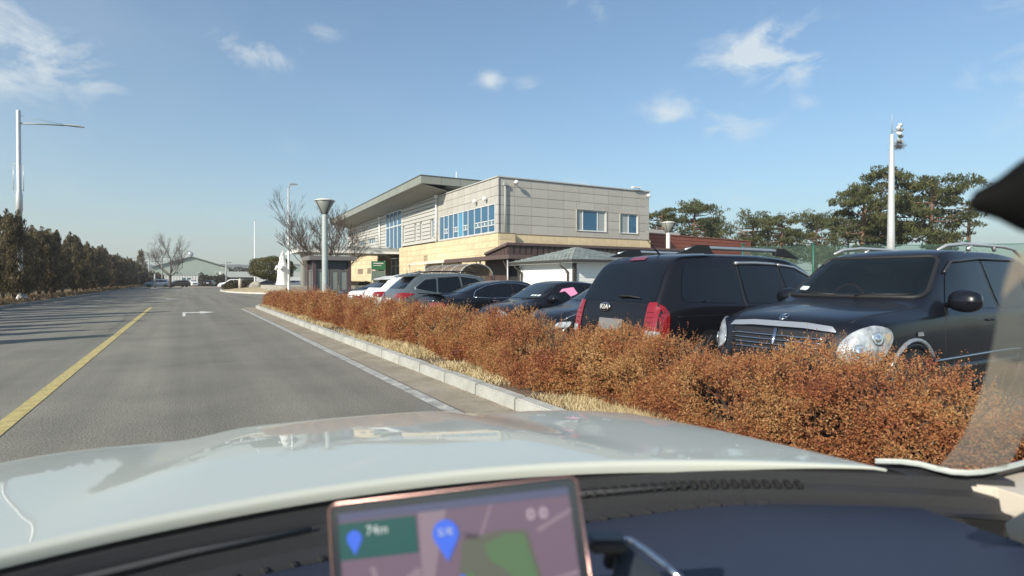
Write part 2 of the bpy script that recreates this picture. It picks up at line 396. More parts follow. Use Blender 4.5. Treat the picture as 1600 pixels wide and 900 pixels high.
# lawn island in front of the entrance: low mound with a pale kerb
isl = [(4.3, 84), (5, 74), (7, 66), (11, 60.5), (16, 59), (24, 58), (30, 62), (34, 75), (30, 92), (18, 103), (9, 101), (4.8, 94)]
def smooth_poly(p, it=2):
    for _ in range(it):
        q = []
        for i in range(len(p)):
            a, c = p[i], p[(i + 1) % len(p)]
            q += [(a[0] * .75 + c[0] * .25, a[1] * .75 + c[1] * .25), (a[0] * .25 + c[0] * .75, a[1] * .25 + c[1] * .75)]
        p = q
    return p
isl = smooth_poly(isl)
cx, cy = sum(p[0] for p in isl) / len(isl), sum(p[1] for p in isl) / len(isl)
rings = []
for k, (s, z) in enumerate(((1, .14), (.97, .22), (.9, .34), (.75, .52), (.5, .68), (.2, .74), (.02, .75))):
    rings.append([(cx + (x - cx) * s, cy + (y - cy) * s, z + random.uniform(-.03, .03) * (k > 1)) for x, y in isl + [isl[0]]])
for r_ in rings: r_[-1] = r_[0]
b = MB(); b.grid(rings); tag(b.build('lawn_island', m_dry), kind='structure')
k3 = thing('kerb_island'); k3['kind'] = 'structure'
kerb_run(k3, [(cx + (x - cx) * 1.012, cy + (y - cy) * 1.012) for x, y in isl + [isl[0]]][::-1], .15, .2, mat('kerb_pale', (.55, .54, .49), .8, rand=.05), 1.0)
# second lawn island, left of the junction
isl2 = smooth_poly([(-12, 119), (-7, 117), (-1.2, 117), (-.4, 122), (-3, 127), (-12, 127)])
b = MB(); b.prism(isl2, 0, .14); tag(b.build('lawn_island_left', m_dry), kind='structure')
k4 = thing('kerb_island_left'); k4['kind'] = 'structure'
c2 = (sum(p[0] for p in isl2) / len(isl2), sum(p[1] for p in isl2) / len(isl2))
kerb_run(k4, [(c2[0] + (x - c2[0]) * 1.02, c2[1] + (y - c2[1]) * 1.02) for x, y in isl2 + [isl2[0]]][::-1], .16, .2, m_kerb2, 1.0)
# hills on the horizon
m_hill = mat('hill_wood', (.045, .055, .045), .95, col2=(.03, .038, .034), nscale=.03, detail=8)
def hills(name, x0, x1, y, h, seed, m, steps=120):
    rnd = random.Random(seed); ph = [(rnd.uniform(.5, 9), rnd.uniform(0, 6), rnd.uniform(.2, 1)) for _ in range(12)]
    b = MB(); rows = []
    for dz, dy in ((0, -60), (.55, -20), (1, 0), (.6, 60), (0, 120)):
        row = []
        for i in range(steps + 1):
            t = i / steps; z = h * (.62 + .25 * sum(a * math.sin(f * t * 6.3 + p) / f ** .55 for f, p, a in ph) / 6.0)
            env = min(1, t * 8, (1 - t) * 8)
            row.append((x0 + (x1 - x0) * t, y + dy * 2 + 60 * math.sin(t * 5), max(0, z * dz * env) + rnd.uniform(-.25, .25) * dz * h * .12 - .1))
        rows.append(row)
    b.grid(rows); return tag(b.build(name, m), kind='structure')
hills('hills', -400, 1500, 1150, 52, 3, m_hill, 220)
hills('hills_far', -1200, 2600, 1900, 75, 5, m_hill, 260)
# ------------------------------------------------------------------ vegetation
m_thuja = leafmat('thuja_leaf', [(.055, .055, .03), (.11, .09, .05), (.17, .135, .075), (.25, .195, .12)], 1.1, .35)
m_pine = leafmat('pine_needles', [(.026, .034, .015), (.055, .064, .024), (.10, .105, .038), (.155, .145, .055)], .5, .2)
m_bark = mat('bark', (.10, .075, .055), .95, noise=.4, nscale=6, bump=.5, bscale=15)
m_pbark = mat('pine_bark', (.25, .15, .10), .95, noise=.45, nscale=3, bump=.5, bscale=12)
m_twig = mat('twig', (.085, .062, .048), .9)
def noise3(P, sc, seed=0):
    r = np.random.RandomState(seed); out = np.zeros(len(P))
    for i in range(7):
        k = r.normal(size=3) * sc * (1 + i * .45); out += np.sin(P @ k + r.uniform(0, 6.28)) / (1 + .3 * i)
    return out / 3.2
def thuja(seed, h, r, n, size, peak=1.0, plumes=110):
    """upright ragged plumes of foliage set round a tapering core"""
    rr = np.random.RandomState(seed); np.random.seed(seed)
    prof = lambda t: np.where(t < .14, .55 + t / .14 * .45, ((1 - t) / .86) ** (.6 * peak))
    t = rr.uniform(0, .93, plumes) ** 1.05; a = rr.uniform(0, 2 * PI, plumes)
    rad = r * prof(t) * rr.uniform(.5, .98, plumes) * (1 + .22 * np.sin(a * 2 + seed)); ln = rr.uniform(.3, .85, plumes) * (h / 6) * np.where(rr.rand(plumes) < .12, 1.5, 1); pr_ = rr.uniform(.25, .46, plumes) * (h / 5.5)
    t = np.append(t, [.9, .86, .80]); a = np.append(a, [0, 2, 4]); rad = np.append(rad, [.03, .22, .3]); ln = np.append(ln, [.08 * h, .08 * h, .1 * h]); pr_ = np.append(pr_, [.16, .2, .22])
    k = rr.randint(0, len(t), n); u = rr.uniform(0, 1, n) ** .8; w = pr_[k] * np.clip(1 - u, .02, 1) ** .35 * (.4 + np.minimum(u * 3, .6)); d = rdirs(n) * (rr.uniform(.45, 1.1, n))[:, None] * w[:, None]
    out_ = rad[k] + u * ln[k] * .16
    P = np.stack([np.cos(a[k]) * out_ + d[:, 0], np.sin(a[k]) * out_ + d[:, 1], .5 + t[k] * (h - .5) + u * ln[k] + d[:, 2] * .8], 1)
    A = rdirs(n) * np.array([.55, .55, 1.0]); A[:, 2] = np.abs(A[:, 2]) + .35; A *= (size * rr.uniform(.5, 1.2, n))[:, None]; B = rdirs(n) * size * .38
    return leaf_mesh('foliage', P.astype(np.float32), A, B, m_thuja)
TH = [thuja(11 + i, 5.2 + .25 * (i % 3), 1.45 - .06 * i, 16000, .10, 1.0, 110 + 8 * (i % 3)) for i in range(6)]
SP = thuja(31, 7.6, 1.7, 6000, .15, 1.7)
tb = MB(); tb.tube([(0, 0, 0), (0, 0, 1.2), (.05, 0, 3.4)], [.09, .07, .03], 7)
for k in range(5): tb.tube([(0, 0, .1), (.25 * math.cos(k * 1.3), .25 * math.sin(k * 1.3), .9), (.4 * math.cos(k * 1.3), .4 * math.sin(k * 1.3), 2)], [.05, .04, .02], 5)
T_TR = tb.mesh('trunk', m_bark)
rnd = random.Random(5)
y = 15.0; i = 0
while y < 176:
    big = rnd.random(); x = -10.45 + rnd.uniform(-.45, .45)
    if abs(y - 47.2) < 1.3: x, y = -9.4, 47.3
    r_ = thing('conifer_tree', (x, y, .12), rnd.uniform(0, 6.28), 'ragged conifer wrapped round the foot of the tall street lamp' if y == 47.3 else 'bronze green columnar conifer in the tall row behind the left kerb', 'tree', 'conifers in the row along the left kerb')
    s = (rnd.uniform(.96, 1.06) if i % 3 == 0 else rnd.uniform(.82, .95)) * (1.0 if y > 40 else .95); r_.scale = (s * rnd.uniform(.95, 1.12) * (.62 if y < 40 else 1),) * 2 + (s,)
    inst('foliage', TH[(i * 5 + i // 3) % 6], r_); inst('trunk', T_TR, r_)
    y += rnd.uniform(1.75, 2.6) if y < 36 else rnd.uniform(2.3, 3.2); i += 1
r_ = thing('conifer_tree', (-10.4, 186, .1), 0, 'dark pointed conifer standing tallest at the far end of the left row', 'tree'); r_.scale = (1.25, 1.25, 1.22)
inst('foliage', SP, r_); inst('trunk', T_TR, r_)

def limb_tree(seed, h, spread, levels=4, r0=.16, up=.55, n0=5, first=.28):
    """leafless tree: trunk mesh and one mesh of branches"""
    rd = random.Random(seed); tr = MB(); br = MB()
    hh = h * first; trp = [Vector((0, 0, 0)), Vector((rd.uniform(-.08, .08), 0, hh * .5)), Vector((0, 0, hh))]
    tr.tube(trp, [r0, r0 * .85, r0 * .75], 8)
    def grow(p, d, ln, r, lv):
        pts = [p]; dd = d.copy(); n = 4
        for i in range(n):
            dd = (dd + Vector((rd.uniform(-.13, .13), rd.uniform(-.13, .13), rd.uniform(-.03, .08)))).normalized(); pts.append(pts[-1] + dd * ln / n)
        br.tube(pts, [r * (1 - .5 * i / n) for i in range(n + 1)], 5 if lv < 2 else 3, False)
        if lv >= levels: return
        k = rd.choice((2, 3, 3)) + (lv > 0)
        for j in range(k):
            t = rd.randint(1, n); q = pts[t] if j else pts[-1]
            ax = rd.uniform(0, 6.28); side = Vector((math.cos(ax), math.sin(ax), rd.uniform(-.1, .7)))
            nd = (dd * 1.0 + side * rd.uniform(.35, .65)).normalized()
            grow(q, nd, ln * rd.uniform(.5, .78), max(.009, r * .5), lv + 1)
    for j in range(n0):
        a = 6.28 * j / n0 + rd.uniform(-.4, .4); d = Vector((math.cos(a) * spread, math.sin(a) * spread, up + rd.uniform(0, .5))).normalized()
        grow(trp[2] - Vector((0, 0, rd.uniform(0, hh * .25))), d, h * rd.uniform(.36, .48), r0 * .5, 0)
    grow(trp[2], Vector((0, 0, 1)), h * .4, r0 * .55, 0)
    return tr, br
def bare_tree(loc, seed, h, spread, label, **k):
    t = thing('bare_tree', loc, 0, label, 'tree'); a, b_ = limb_tree(seed, h, spread, **k)
    a.build('trunk', m_bark, t); b_.build('branches', m_twig, t); return t
bare_tree((9.6, 45.5, .1), 14, 6.2, .95, 'leafless spreading tree behind the dark booth', levels=5, r0=.16, first=.2, n0=8)
bare_tree((-2.3, 122, .12), 8, 7.4, .85, 'small leafless tree on the left lawn island before the warehouse', levels=5, r0=.2, first=.33, n0=5)

def pine(name, loc, h, w, seed, label, crown0=.45, flat=.28, lean=0, pads=26, dens=215):
    """trunk, limbs and flattened clumps of needles at the limb ends"""
    rd = random.Random(seed); np.random.seed(seed); t = thing(name, loc, rd.uniform(0, 6), label, 'tree')
    tr = MB(); P = [Vector((lean * h * k * k + rd.uniform(-.12, .12) * (k > 0), rd.uniform(-.12, .12) * (k > 0), h * .93 * k)) for k in (0, .2, .4, .6, .8, 1)]
    tr.tube(P, [.026 * h * (1 - .75 * i / 5) + .03 for i in range(6)], 9); tr.build('trunk', m_pbark, t)
    lb = MB(); cen = []
    for i in range(pads):
        u = (i + rd.random()) / pads; z = crown0 + (1 - crown0) * u
        k = min(4, int(z / .2)); q = P[k].lerp(P[k + 1], min(1, z / .2 - k)) if z < 1 else P[5]
        a = rd.uniform(0, 6.28); env = math.sin(PI * min(1, (.22 + .78 * (1 - u)) * .9)) ** .6
        rr = w * env * rd.uniform(.25, 1.0) * (1 if u < .9 else .5)
        e = q + Vector((math.cos(a) * rr, math.sin(a) * rr, h * rd.uniform(.0, .08)))
        lb.tube([q, q.lerp(e, .5) + Vector((0, 0, -.02 * h + rd.uniform(-.1, .1))), e], [.05 + .004 * h, .045, .02], 4, False)
        cen.append((e, w * rd.uniform(.2, .36)))
    lb.build('limbs', m_pbark, t)
    Ps = []
    for c, r in cen:
        n = int(dens * (r / (w * .28)) ** 2); sub = [Vector((rd.gauss(0, .5), rd.gauss(0, .5), rd.gauss(0, .35))) * r for _ in range(9)]
        for s_ in sub:
            m_ = n // 9; d = rdirs(m_) * (np.random.uniform(.2, 1, m_) ** .5)[:, None] * r * .5 * np.array([1, 1, flat * 1.6]); d[:, 2] += 0
            Ps.append(d + np.array([c.x + s_.x, c.y + s_.y, c.z + s_.z * flat * 2]))
    Q = np.concatenate(Ps); n = len(Q); sz = .05 * h ** .45 * 1.25
    up = rdirs(n); up[:, 2] = np.abs(up[:, 2]) + .3
    inst('crown', leaf_mesh('crown', Q.astype(np.float32), up * sz, rdirs(n) * sz * .35, m_pine), t)
    return t
# ------------------------------------------------------------------ main building
m_panel = mat('aluminium_panel', (.43, .41, .365), .5, rand=.06, col2=(.40, .38, .34), nscale=1.3)
m_panel_b = mat('panel_backing', (.16, .155, .145), .8)
m_slat = mat('rib_cladding', (.47, .46, .43), .5, rand=.03)
m_stone = mat('sand_stone', (.66, .54, .35), .85, col2=(.53, .42, .26), nscale=1.6, rand=.09, bump=.15, bscale=20, detail=8)
m_stone_d = mat('sand_stone_backing', (.33, .27, .18), .9)
m_fascia = mat('zinc_fascia', (.25, .26, .225), .45, rand=.05)
m_soffit = mat('soffit', (.20, .20, .175), .6, rand=.04)
m_frame = mat('window_frame', (.62, .63, .62), .45)
m_blue = mat('blue_glass', (.035, .115, .21), .06, spec=.8, col2=(.03, .10, .18), nscale=.9)
m_blind = mat('pale_blind_glass', (.30, .33, .32), .15, spec=.6)
m_blue2 = mat('bright_blue_glass', (.06, .25, .40), .08, spec=.8)
m_dark = mat('dark_void', (.02, .02, .02), .8)
m_brown = mat('brown_sheet', (.085, .055, .05), .5, noise=.25, nscale=2)
m_brown2 = mat('brown_beam', (.11, .075, .068), .5)
m_galv = mat('galvanised', (.46, .47, .46), .45, metal=.35, noise=.2, nscale=5)
m_whitep = mat('white_paint', (.78, .78, .76), .5)
m_greyp = mat('grey_paint', (.33, .35, .34), .5)
BX = 18.4; BY = 34.4
bld = thing('office_building', (BX, BY, 0), 0, 'two storey office with grey panels, sandstone base, ribbon windows and a wide overhanging roof', 'building')
def bl(mb, name, m, parent=bld, **k):
    o = mb.build(name, m, parent, **k)
    if parent is bld: o.location = (-BX, -BY, 0)
    return o
# carcass
b = MB(); b.bx(BX + .2, 31.9, BY + .3, 45.2, 4.5, 8.4); b.bx(BX + .35, 36, 45.2, 76, 4.5, 8.55); bl(b, 'wall_core', m_panel_b)
b = MB(); b.bx(BX + .1, 32.0, BY + .15, 45.2, 0, 4.6); b.bx(BX + .1, 36, 45.2, 54.6, 0, 4.6); b.bx(BX + .1, 36, 62, 76, 0, 4.3); b.bx(BX + 3, 36, 54.6, 62, 0, 4.6); bl(b, 'base_wall', m_stone_d)
b = MB(); b.bx(BX - .02, 32.12, BY - .03, 45.1, 8.44, 8.52); bl(b, 'parapet_cap', mat('cap', (.42, .42, .39), .4))
# helper: panels on a facade. axis 'x' = facade facing -Y (runs along X), 'y' = facade facing -X
def rect_minus(u0, u1, z0, z1, holes):
    """split one panel rectangle round the window holes"""
    R_ = [(u0, u1, z0, z1)]
    for (a, b_, c, d) in holes:
        N_ = []
        for (p, q, r, s) in R_:
            if q <= a or p >= b_ or s <= c or r >= d: N_.append((p, q, r, s)); continue
            if p < a: N_.append((p, a, r, s))
            if q > b_: N_.append((b_, q, r, s))
            x0, x1 = max(p, a), min(q, b_)
            if r < c: N_.append((x0, x1, r, c))
            if s > d: N_.append((x0, x1, d, s))
        R_ = N_
    return R_
CACHE = {}
def piece(name, m, parent, axis, plane, u0, u1, z0, z1, th=.05, gap=.012, proud=0):
    du, dz = round(u1 - u0 - 2 * gap, 3), round(z1 - z0 - 2 * gap, 3)
    if du <= .03 or dz <= .03: return
    key = (name, m.name, axis, du, dz, th)
    if key not in CACHE:
        b = MB()
        if axis == 'x': b.box((0, 0, 0), (du, th, dz))
        else: b.box((0, 0, 0), (th, du, dz))
        CACHE[key] = b.mesh(name, m)
    uc, zc = (u0 + u1) / 2, (z0 + z1) / 2
    l = (uc, plane - th / 2 + .0 - proud, zc) if axis == 'x' else (plane - th / 2 - proud, uc, zc)
    return inst(name, CACHE[key], parent, (l[0] - BX, l[1] - BY, l[2]))
# facade facing the car (-Y): aluminium panels
W1 = (25.0, 27.75, 5.1, 6.66); W2 = (29.1, 30.9, 5.08, 6.6)
cols = [18.42 + i * (32.08 - 18.42) / 10 for i in range(11)]; rows = [4.66, 5.3, 5.94, 6.58, 7.22, 7.86, 8.43]
for i in range(10):
    for j in range(6):
        for (p, q, r, s) in rect_minus(cols[i], cols[i + 1], rows[j], rows[j + 1], [W1, W2]):
            piece('cladding_panel', m_panel, bld, 'x', BY + .1, p, q, r, s)
# same panels on the road side above and around the ribbon window
WR = (34.85, 44.8, 4.78, 6.7)
ys = [34.36 + i * 1.09 for i in range(11)]
for i in range(10):
    for j in range(6):
        for (p, q, r, s) in rect_minus(ys[i], ys[i + 1], rows[j], rows[j + 1], [WR]):
            piece('cladding_panel', m_panel, bld, 'y', BX + .1, p, q, r, s)
# recessed windows facing the car
def win(axis, plane, u0, u1, z0, z1, cuts, name='window', depth=.22, panes=None, fr=.07, rowcuts=()):
    """frame with mullions; each pane a child of its window"""
    b = MB()
    def fb(a, b_, c, d, t=.08):
        if axis == 'x': b.bx(a, b_, plane + depth - t, plane + depth, c, d)
        else: b.bx(plane + depth - t, plane + depth, a, b_, c, d)
    fb(u0, u0 + fr, z0, z1); fb(u1 - fr, u1, z0, z1); fb(u0 + fr, u1 - fr, z0, z0 + fr, .075); fb(u0 + fr, u1 - fr, z1 - fr, z1, .075)
    us = [u0 + fr] + [u0 + (u1 - u0) * c for c in cuts] + [u1 - fr]
    for c in us[1:-1]: fb(c - fr / 2, c + fr / 2, z0 + fr, z1 - fr, .07)
    f = bl(b, name, m_frame)
    b = MB()   # reveal
    if axis == 'x':
        b.bx(u0 - .03, u0, plane, plane + depth, z0, z1); b.bx(u1, u1 + .03, plane, plane + depth, z0, z1); b.bx(u0 - .03, u1 + .03, plane, plane + depth, z0 - .03, z0); b.bx(u0 - .03, u1 + .03, plane, plane + depth, z1, z1 + .03)
    else:
        b.bx(plane, plane + depth, u0 - .03, u0, z0, z1); b.bx(plane, plane + depth, u1, u1 + .03, z0, z1); b.bx(plane, plane + depth, u0 - .03, u1 + .03, z0 - .03, z0); b.bx(plane, plane + depth, u0 - .03, u1 + .03, z1, z1 + .03)
    b.build('reveal', m_panel, f)
    for i in range(len(us) - 1):
        mm = panes[i] if panes else m_blue; b = MB(); a, c = us[i], us[i + 1]
        if axis == 'x': b.bx(a, c, plane + depth - .035, plane + depth - .02, z0 + fr, z1 - fr)
        else: b.bx(plane + depth - .035, plane + depth - .02, a, c, z0 + fr, z1 - fr)
        b.build('pane', mm, f)
    return f
win('x', BY, *W1, (.22, .72), panes=[m_blind, m_blue, m_blind], depth=.17)
win('x', BY, *W2, (.5,), panes=[m_blind, m_blue], depth=.17)
b = MB(); b.bx(W1[0], W1[1], BY + .06, BY + .1, 5.1, 6.66)
# ribbon window on the road side: tall lights and small opening lights
def ribbon(name, bays, z0, z1, plane, depth=.1):
    b = MB(); f_ = .055; P = []
    def fb(a, b_, c, d): b.bx(plane, plane + depth, a, b_, c, d)
    y0, y1 = bays[0][0], bays[-1][1]
    fb(y0 - f_, y1 + f_, z0 - f_, z0); fb(y0 - f_, y1 + f_, z1, z1 + f_)
    for k, (a, c, kind) in enumerate(bays):
        fb(a - f_ / 2, a + f_ / 2, z0, z1)
        if kind == 'p': P.append((a, c, z0, z1, m_blue)); continue
        if kind == 'b': P.append((a, c, z0, z1, m_blue2)); continue
        h = z1 - z0; q0, q1 = z0 + h * .24, z0 + h * .42
        fb(a, c, q0 - f_ / 2, q0 + f_ / 2); fb(a, c, q1 - f_ / 2, q1 + f_ / 2); mid = (a + c) / 2; fb(mid - .03, mid + .03, q0, q1)
        P += [(a, c, z0, q0, m_blue), (a, c, q1, z1, m_blue), (a, mid, q0, q1, m_frame_dark), (mid, c, q0, q1, m_frame_dark)]
    fb(y1 - f_ / 2, y1 + f_ / 2, z0, z1)
    f = bl(b, name, m_frame)
    for (a, c, d, e, mm) in P:
        b = MB(); b.bx(plane + .05, plane + .06, a + .02, c - .02, d + .02, e - .02); b.build('pane', mm, f)
m_frame_dark = mat('opening_light', (.10, .17, .22), .12, spec=.7)
by = [34.9, 35.9, 37.0, 38.1, 39.2, 40.1, 41.0, 41.9, 42.9, 43.8, 44.75]
ribbon('ribbon_window', [(by[i], by[i + 1], k) for i, k in enumerate(['o', 'o', 'o', 'p', 'o', 'b', 'o', 'p', 'o', 'p'][:10])], 4.82, 6.66, BX + .05)
# ribbed cladding, rib by rib, beyond the ribbon window
H3 = [(46.1, 46.9, 5.1, 6.72), (48.9, 49.4, 5.1, 6.66), (50.3, 50.8, 5.1, 6.66), (53.6, 54.1, 5.1, 6.66), (54.3, 59.4, 4.5, 8.35), (63.5, 66.5, 5.6, 6.2), (67.5, 70.5, 5.6, 6.2), (61.8, 62.4, 4.9, 6.4)]
zr = 4.72
while zr < 8.5:
    for (a, c) in ((45.3, 54.3), (59.4, 76)):
        for (p, q, r, s) in rect_minus(a, c, zr, zr + .33, [h for h in H3]):
            if s - r > .12: piece('slat', m_slat, bld, 'y', BX + .22, p, q, r + .05, s, th=.14, gap=.004)
    zr += .33
for h in H3[:4]: win('y', BX + .1, *h, (), depth=.2, panes=[m_frame_dark])
for h in H3[5:]: win('y', BX + .1, *h, (.35, .65) if h[1] - h[0] > 1 else (), depth=.2, panes=[m_frame_dark] * 3)
# curtain wall over the entrance
b = MB(); P = []; cy0, cy1, cz0, cz1 = 54.35, 59.35, 4.55, 8.35
for i in range(5):
    y_ = cy0 + (cy1 - cy0) * i / 4; b.bx(BX + .03, BX + .13, y_ - .05, y_ + .05, cz0, cz1)
for z_ in (cz0, 6.9, cz1): b.bx(BX + .035, BX + .125, cy0 + .05, cy1 - .05, z_ - .05, z_ + .05)
f = bl(b, 'curtain_wall', m_frame)
for i in range(4):
    for (a, c) in ((cz0, 6.9), (6.9, cz1)):
        b = MB(); y_ = cy0 + (cy1 - cy0) * i / 4; b.bx(BX + .08, BX + .09, y_ + .05, y_ + 1.2, a + .05, c - .05); b.build('pane', m_blue, f)
# sandstone tiles
def stones(axis, plane, u0, u1, z0, z1, wu, wz, holes=(), batter=0):
    n = max(1, round((u1 - u0) / wu)); k = max(1, round((z1 - z0) / wz)); wu = (u1 - u0) / n; wz = (z1 - z0) / k
    for j in range(k):
        for i in range(n):
            for (p, q, r, s) in rect_minus(u0 + i * wu, u0 + (i + 1) * wu, z0 + j * wz, z0 + (j + 1) * wz, holes):
                piece('stone_tile', m_stone, bld, axis, plane, p, q, r, s, th=.06, gap=.007, proud=random.uniform(0, .006))
hole = [(47.0, 47.9, 3.0, 3.6)]
stones('y', BX - .05, BY - .3, 54.6, 1.4, 4.62, 1.2, .46, hole)
stones('y', BX + .05, 62, 76, .9, 4.25, 1.3, .48, [(64.2, 66.4, 2.2, 2.8), (68.2, 70.6, 2.2, 2.8)])
stones('x', BY - .3, BX - .05, 19.6, 3.3, 4.62, 1.15, .44)
stones('x', BY + .02, 19.6, 32.15, 3.4, 4.6, 1.15, .6)
b = MB(); b.bx(BX - .05, 19.6, BY - .28, BY + .1, 1.4, 4.6); b.bx(BX - .045, BX + .1, BY + .1, 54.6, 0, 4.6); b.bx(19.6, 32.1, BY + .04, BY + .15, 3.0, 4.58); bl(b, 'stone_backing', m_stone_d)
b = MB(); b.bx(BX - .12, 19.65, BY - .38, BY + .08, 4.62, 4.67); b.bx(19.65, 32.2, BY - .06, BY + .08, 4.6, 4.66); bl(b, 'stone_coping', mat('coping', (.22, .18, .13), .7))
b = MB(); b.bx(BX - .04, BX + .3, 47.0, 47.9, 3.0, 3.6); b.bx(BX + .03, BX + .2, 64.2, 66.4, 2.2, 2.8); b.bx(BX + .03, BX + .2, 68.2, 70.6, 2.2, 2.8); bl(b, 'vent_opening', mat('opening_shade', (.22, .17, .11), .9))
# big roof with sloping soffit
def RZ(y_, t): return t - .6 * (y_ - 43) / 32.3
ro = MB(); X0 = 16.2
top = [(X0, 43, 9.7), (36.4, 43, 9.7), (36.4, 75.3, 9.1), (X0, 75.3, 9.1)]; bot = [(X0 + .05, 43.05, 9.07), (36.3, 43.05, 9.07), (36.3, 75.2, 8.6), (X0 + .05, 75.2, 8.6)]
ro.add([(x, y_, z - .02) for x, y_, z in top] + bot, [(0, 1, 2, 3), (0, 4, 5, 1), (1, 5, 6, 2), (2, 6, 7, 3), (3, 7, 4, 0)]); bl(ro, 'roof', m_fascia)
n = 40
for i in range(n):   # fascia trays, road side
    y0, y1 = 43 + 32.3 * i / n, 43 + 32.3 * (i + 1) / n; b = MB()
    q = [(X0, y0 + .015, RZ(y0, 9.7)), (X0, y1 - .015, RZ(y1, 9.7)), (X0 + .05, y1 - .015, RZ(y1, 9.1) + .02), (X0 + .05, y0 + .015, RZ(y0, 9.1) + .02)]
    b.add([(x - .03, yy, z) for x, yy, z in q] + [(x + .01, yy, z) for x, yy, z in q], [(0, 1, 2, 3), (4, 7, 6, 5), (0, 4, 5, 1), (1, 5, 6, 2), (2, 6, 7, 3), (3, 7, 4, 0)]); bl(b, 'fascia_panel', m_fascia)
for i in range(12):
    x0, x1 = X0 + 20.2 * i / 12 - .03 * (i == 0), X0 + 20.2 * (i + 1) / 12; b = MB(); b.bx(x0 + .015, x1 - .015, 42.97, 43.03, 9.1, 9.7); bl(b, 'fascia_panel', m_fascia)
b = MB(); b.bx(X0 - .06, 36.5, 42.93, 43.1, 9.7, 9.76); b.add([(X0 - .07, 43.1, 9.76), (X0 + .1, 43.1, 9.76), (X0 + .1, 75.3, 9.16), (X0 - .07, 75.3, 9.16), (X0 - .07, 43.1, 9.70), (X0 + .1, 43.1, 9.70), (X0 + .1, 75.3, 9.10), (X0 - .07, 75.3, 9.10)], [(0, 1, 2, 3), (7, 6, 5, 4), (0, 4, 5, 1), (1, 5, 6, 2), (2, 6, 7, 3), (3, 7, 4, 0)]); bl(b, 'roof_edge', mat('dark_edge', (.08, .085, .075), .5))
for i in range(9):   # soffit boards running along the eave
    x0, x1 = X0 + .1 + i * .245, X0 + .1 + (i + 1) * .245 - .02; z0a, z1a = 9.06 - .05 * i, 9.06 - .05 * (i + 1); b = MB()
    b.add([(x0, 43.06, z0a), (x1, 43.06, z1a), (x1, 75.1, z1a - .5), (x0, 75.1, z0a - .5), (x0, 43.06, z0a + .03), (x1, 43.06, z1a + .03), (x1, 75.1, z1a - .47), (x0, 75.1, z0a - .47)], [(0, 3, 2, 1), (4, 5, 6, 7), (0, 1, 5, 4), (1, 2, 6, 5), (2, 3, 7, 6), (3, 0, 4, 7)]); bl(b, 'soffit_board', m_soffit)
b = MB(); b.add([(18.42, 43.05, 9.06), (22, 43.05, 9.0), (22, 45.4, 8.6), (18.42, 45.4, 8.6)], [(3, 2, 1, 0)]); bl(b, 'soffit_end', m_soffit)
# downpipes, roof mast, wall lights
for (y_, z1) in ((45.15, 8.6), (61.3, 8.3)):
    b = MB(); b.tube([(BX - .08, y_, 4.65), (BX - .08, y_, z1)], .075, 8); b.box((BX - .08, y_, z1 - .12), (.26, .26, .22)); bl(b, 'downpipe', m_whitep)
b = MB(); b.tube([(18.95, BY - .08, 4.68), (18.95, BY - .08, 7.95)], .06, 8); b.box((18.95, BY - .08, 8.0), (.22, .2, .2)); bl(b, 'downpipe', m_greyp)
b = MB(); b.tube([(21, 47, 9.6), (21, 47, 11.1)], .03, 5); bl(b, 'roof_mast', m_whitep)
def wall_light(x, y_, z_, dx, dy):
    b = MB(); b.tube([(x, y_, z_), (x + dx * .25, y_ + dy * .25, z_)], .03, 6)
    b.lathe([(.0, 0), (.11, .02), (.15, .16), (.13, .24), (0, .26)], (x + dx * .3, y_ + dy * .3, z_ - .12), 12, Matrix.Rotation(.6, 4, 'Y' if dx else 'X')); bl(b, 'wall_lamp', m_whitep)
wall_light(BX + .05, 36.0, 7.15, -1, 0); wall_light(BX + .05, 37.6, 7.15, -1, 0); wall_light(19.7, BY + .05, 8.15, 0, -1); wall_light(31.7, BY + .05, 8.1, 0, -1)
b = MB(); b.tube([(31.2, BY + .3, 8.5), (31.0, BY - .1, 8.65)], .03, 6); b.box((30.6, BY - .1, 8.67), (.8, .25, .09)); bl(b, 'flood_lamp', m_whitep)
# entrance: recess, doors, canopy on columns
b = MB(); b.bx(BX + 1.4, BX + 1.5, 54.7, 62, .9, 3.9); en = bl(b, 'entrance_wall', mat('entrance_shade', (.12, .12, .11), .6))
b = MB()
for y_ in (55.2, 56.4, 57.6, 58.8, 60, 61.6): b.bx(BX + 1.3, BX + 1.39, y_ - .05, y_ + .05, .9, 3.8)
for z_ in (3.0, 3.8): b.bx(BX + 1.31, BX + 1.38, 55.2, 61.6, z_ - .05, z_ + .05)
b.build('door_frame', m_frame, en)
for i, y_ in enumerate((55.2, 56.4, 57.6, 58.8)):
    b = MB(); b.bx(BX + 1.35, BX + 1.36, y_ + .06, y_ + 1.14, .9, 2.95); b.build('pane', m_frame_dark, en)
b = MB(); b.bx(9.0, BX + .1, 54.75, 62, 4.1, 4.32); cn = bl(b, 'entrance_canopy', mat('canopy_soffit', (.40, .41, .38), .6))
b = MB(); b.bx(8.9, BX + .1, 54.62, 54.75, 4.02, 4.2); b.bx(8.87, 9.0, 54.62, 62.1, 4.02, 4.2); b.build('canopy_rim', m_whitep, cn)
b = MB(); b.bx(9.3, BX + .1, 55.0, 61.8, 4.32, 4.62); b.build('canopy_top', m_greyp, cn)
for i in range(9): b = MB(); b.bx(9.2 + i * 1.02, 9.28 + i * 1.02, 54.9, 61.9, 4.62, 4.72); b.build('glazing_bar', m_greyp, cn)
for (x, y_, r_) in ((9.9, 57.4, .36), (10.6, 61, .3)):
    b = MB(); b.lathe([(r_, .3), (r_, 4.0), (r_ * 1.1, 4.02), (r_ * 1.1, 4.1)], (x, y_, 0), 20); b.build('column', mat('column_concrete', (.42, .41, .38), .8), cn)
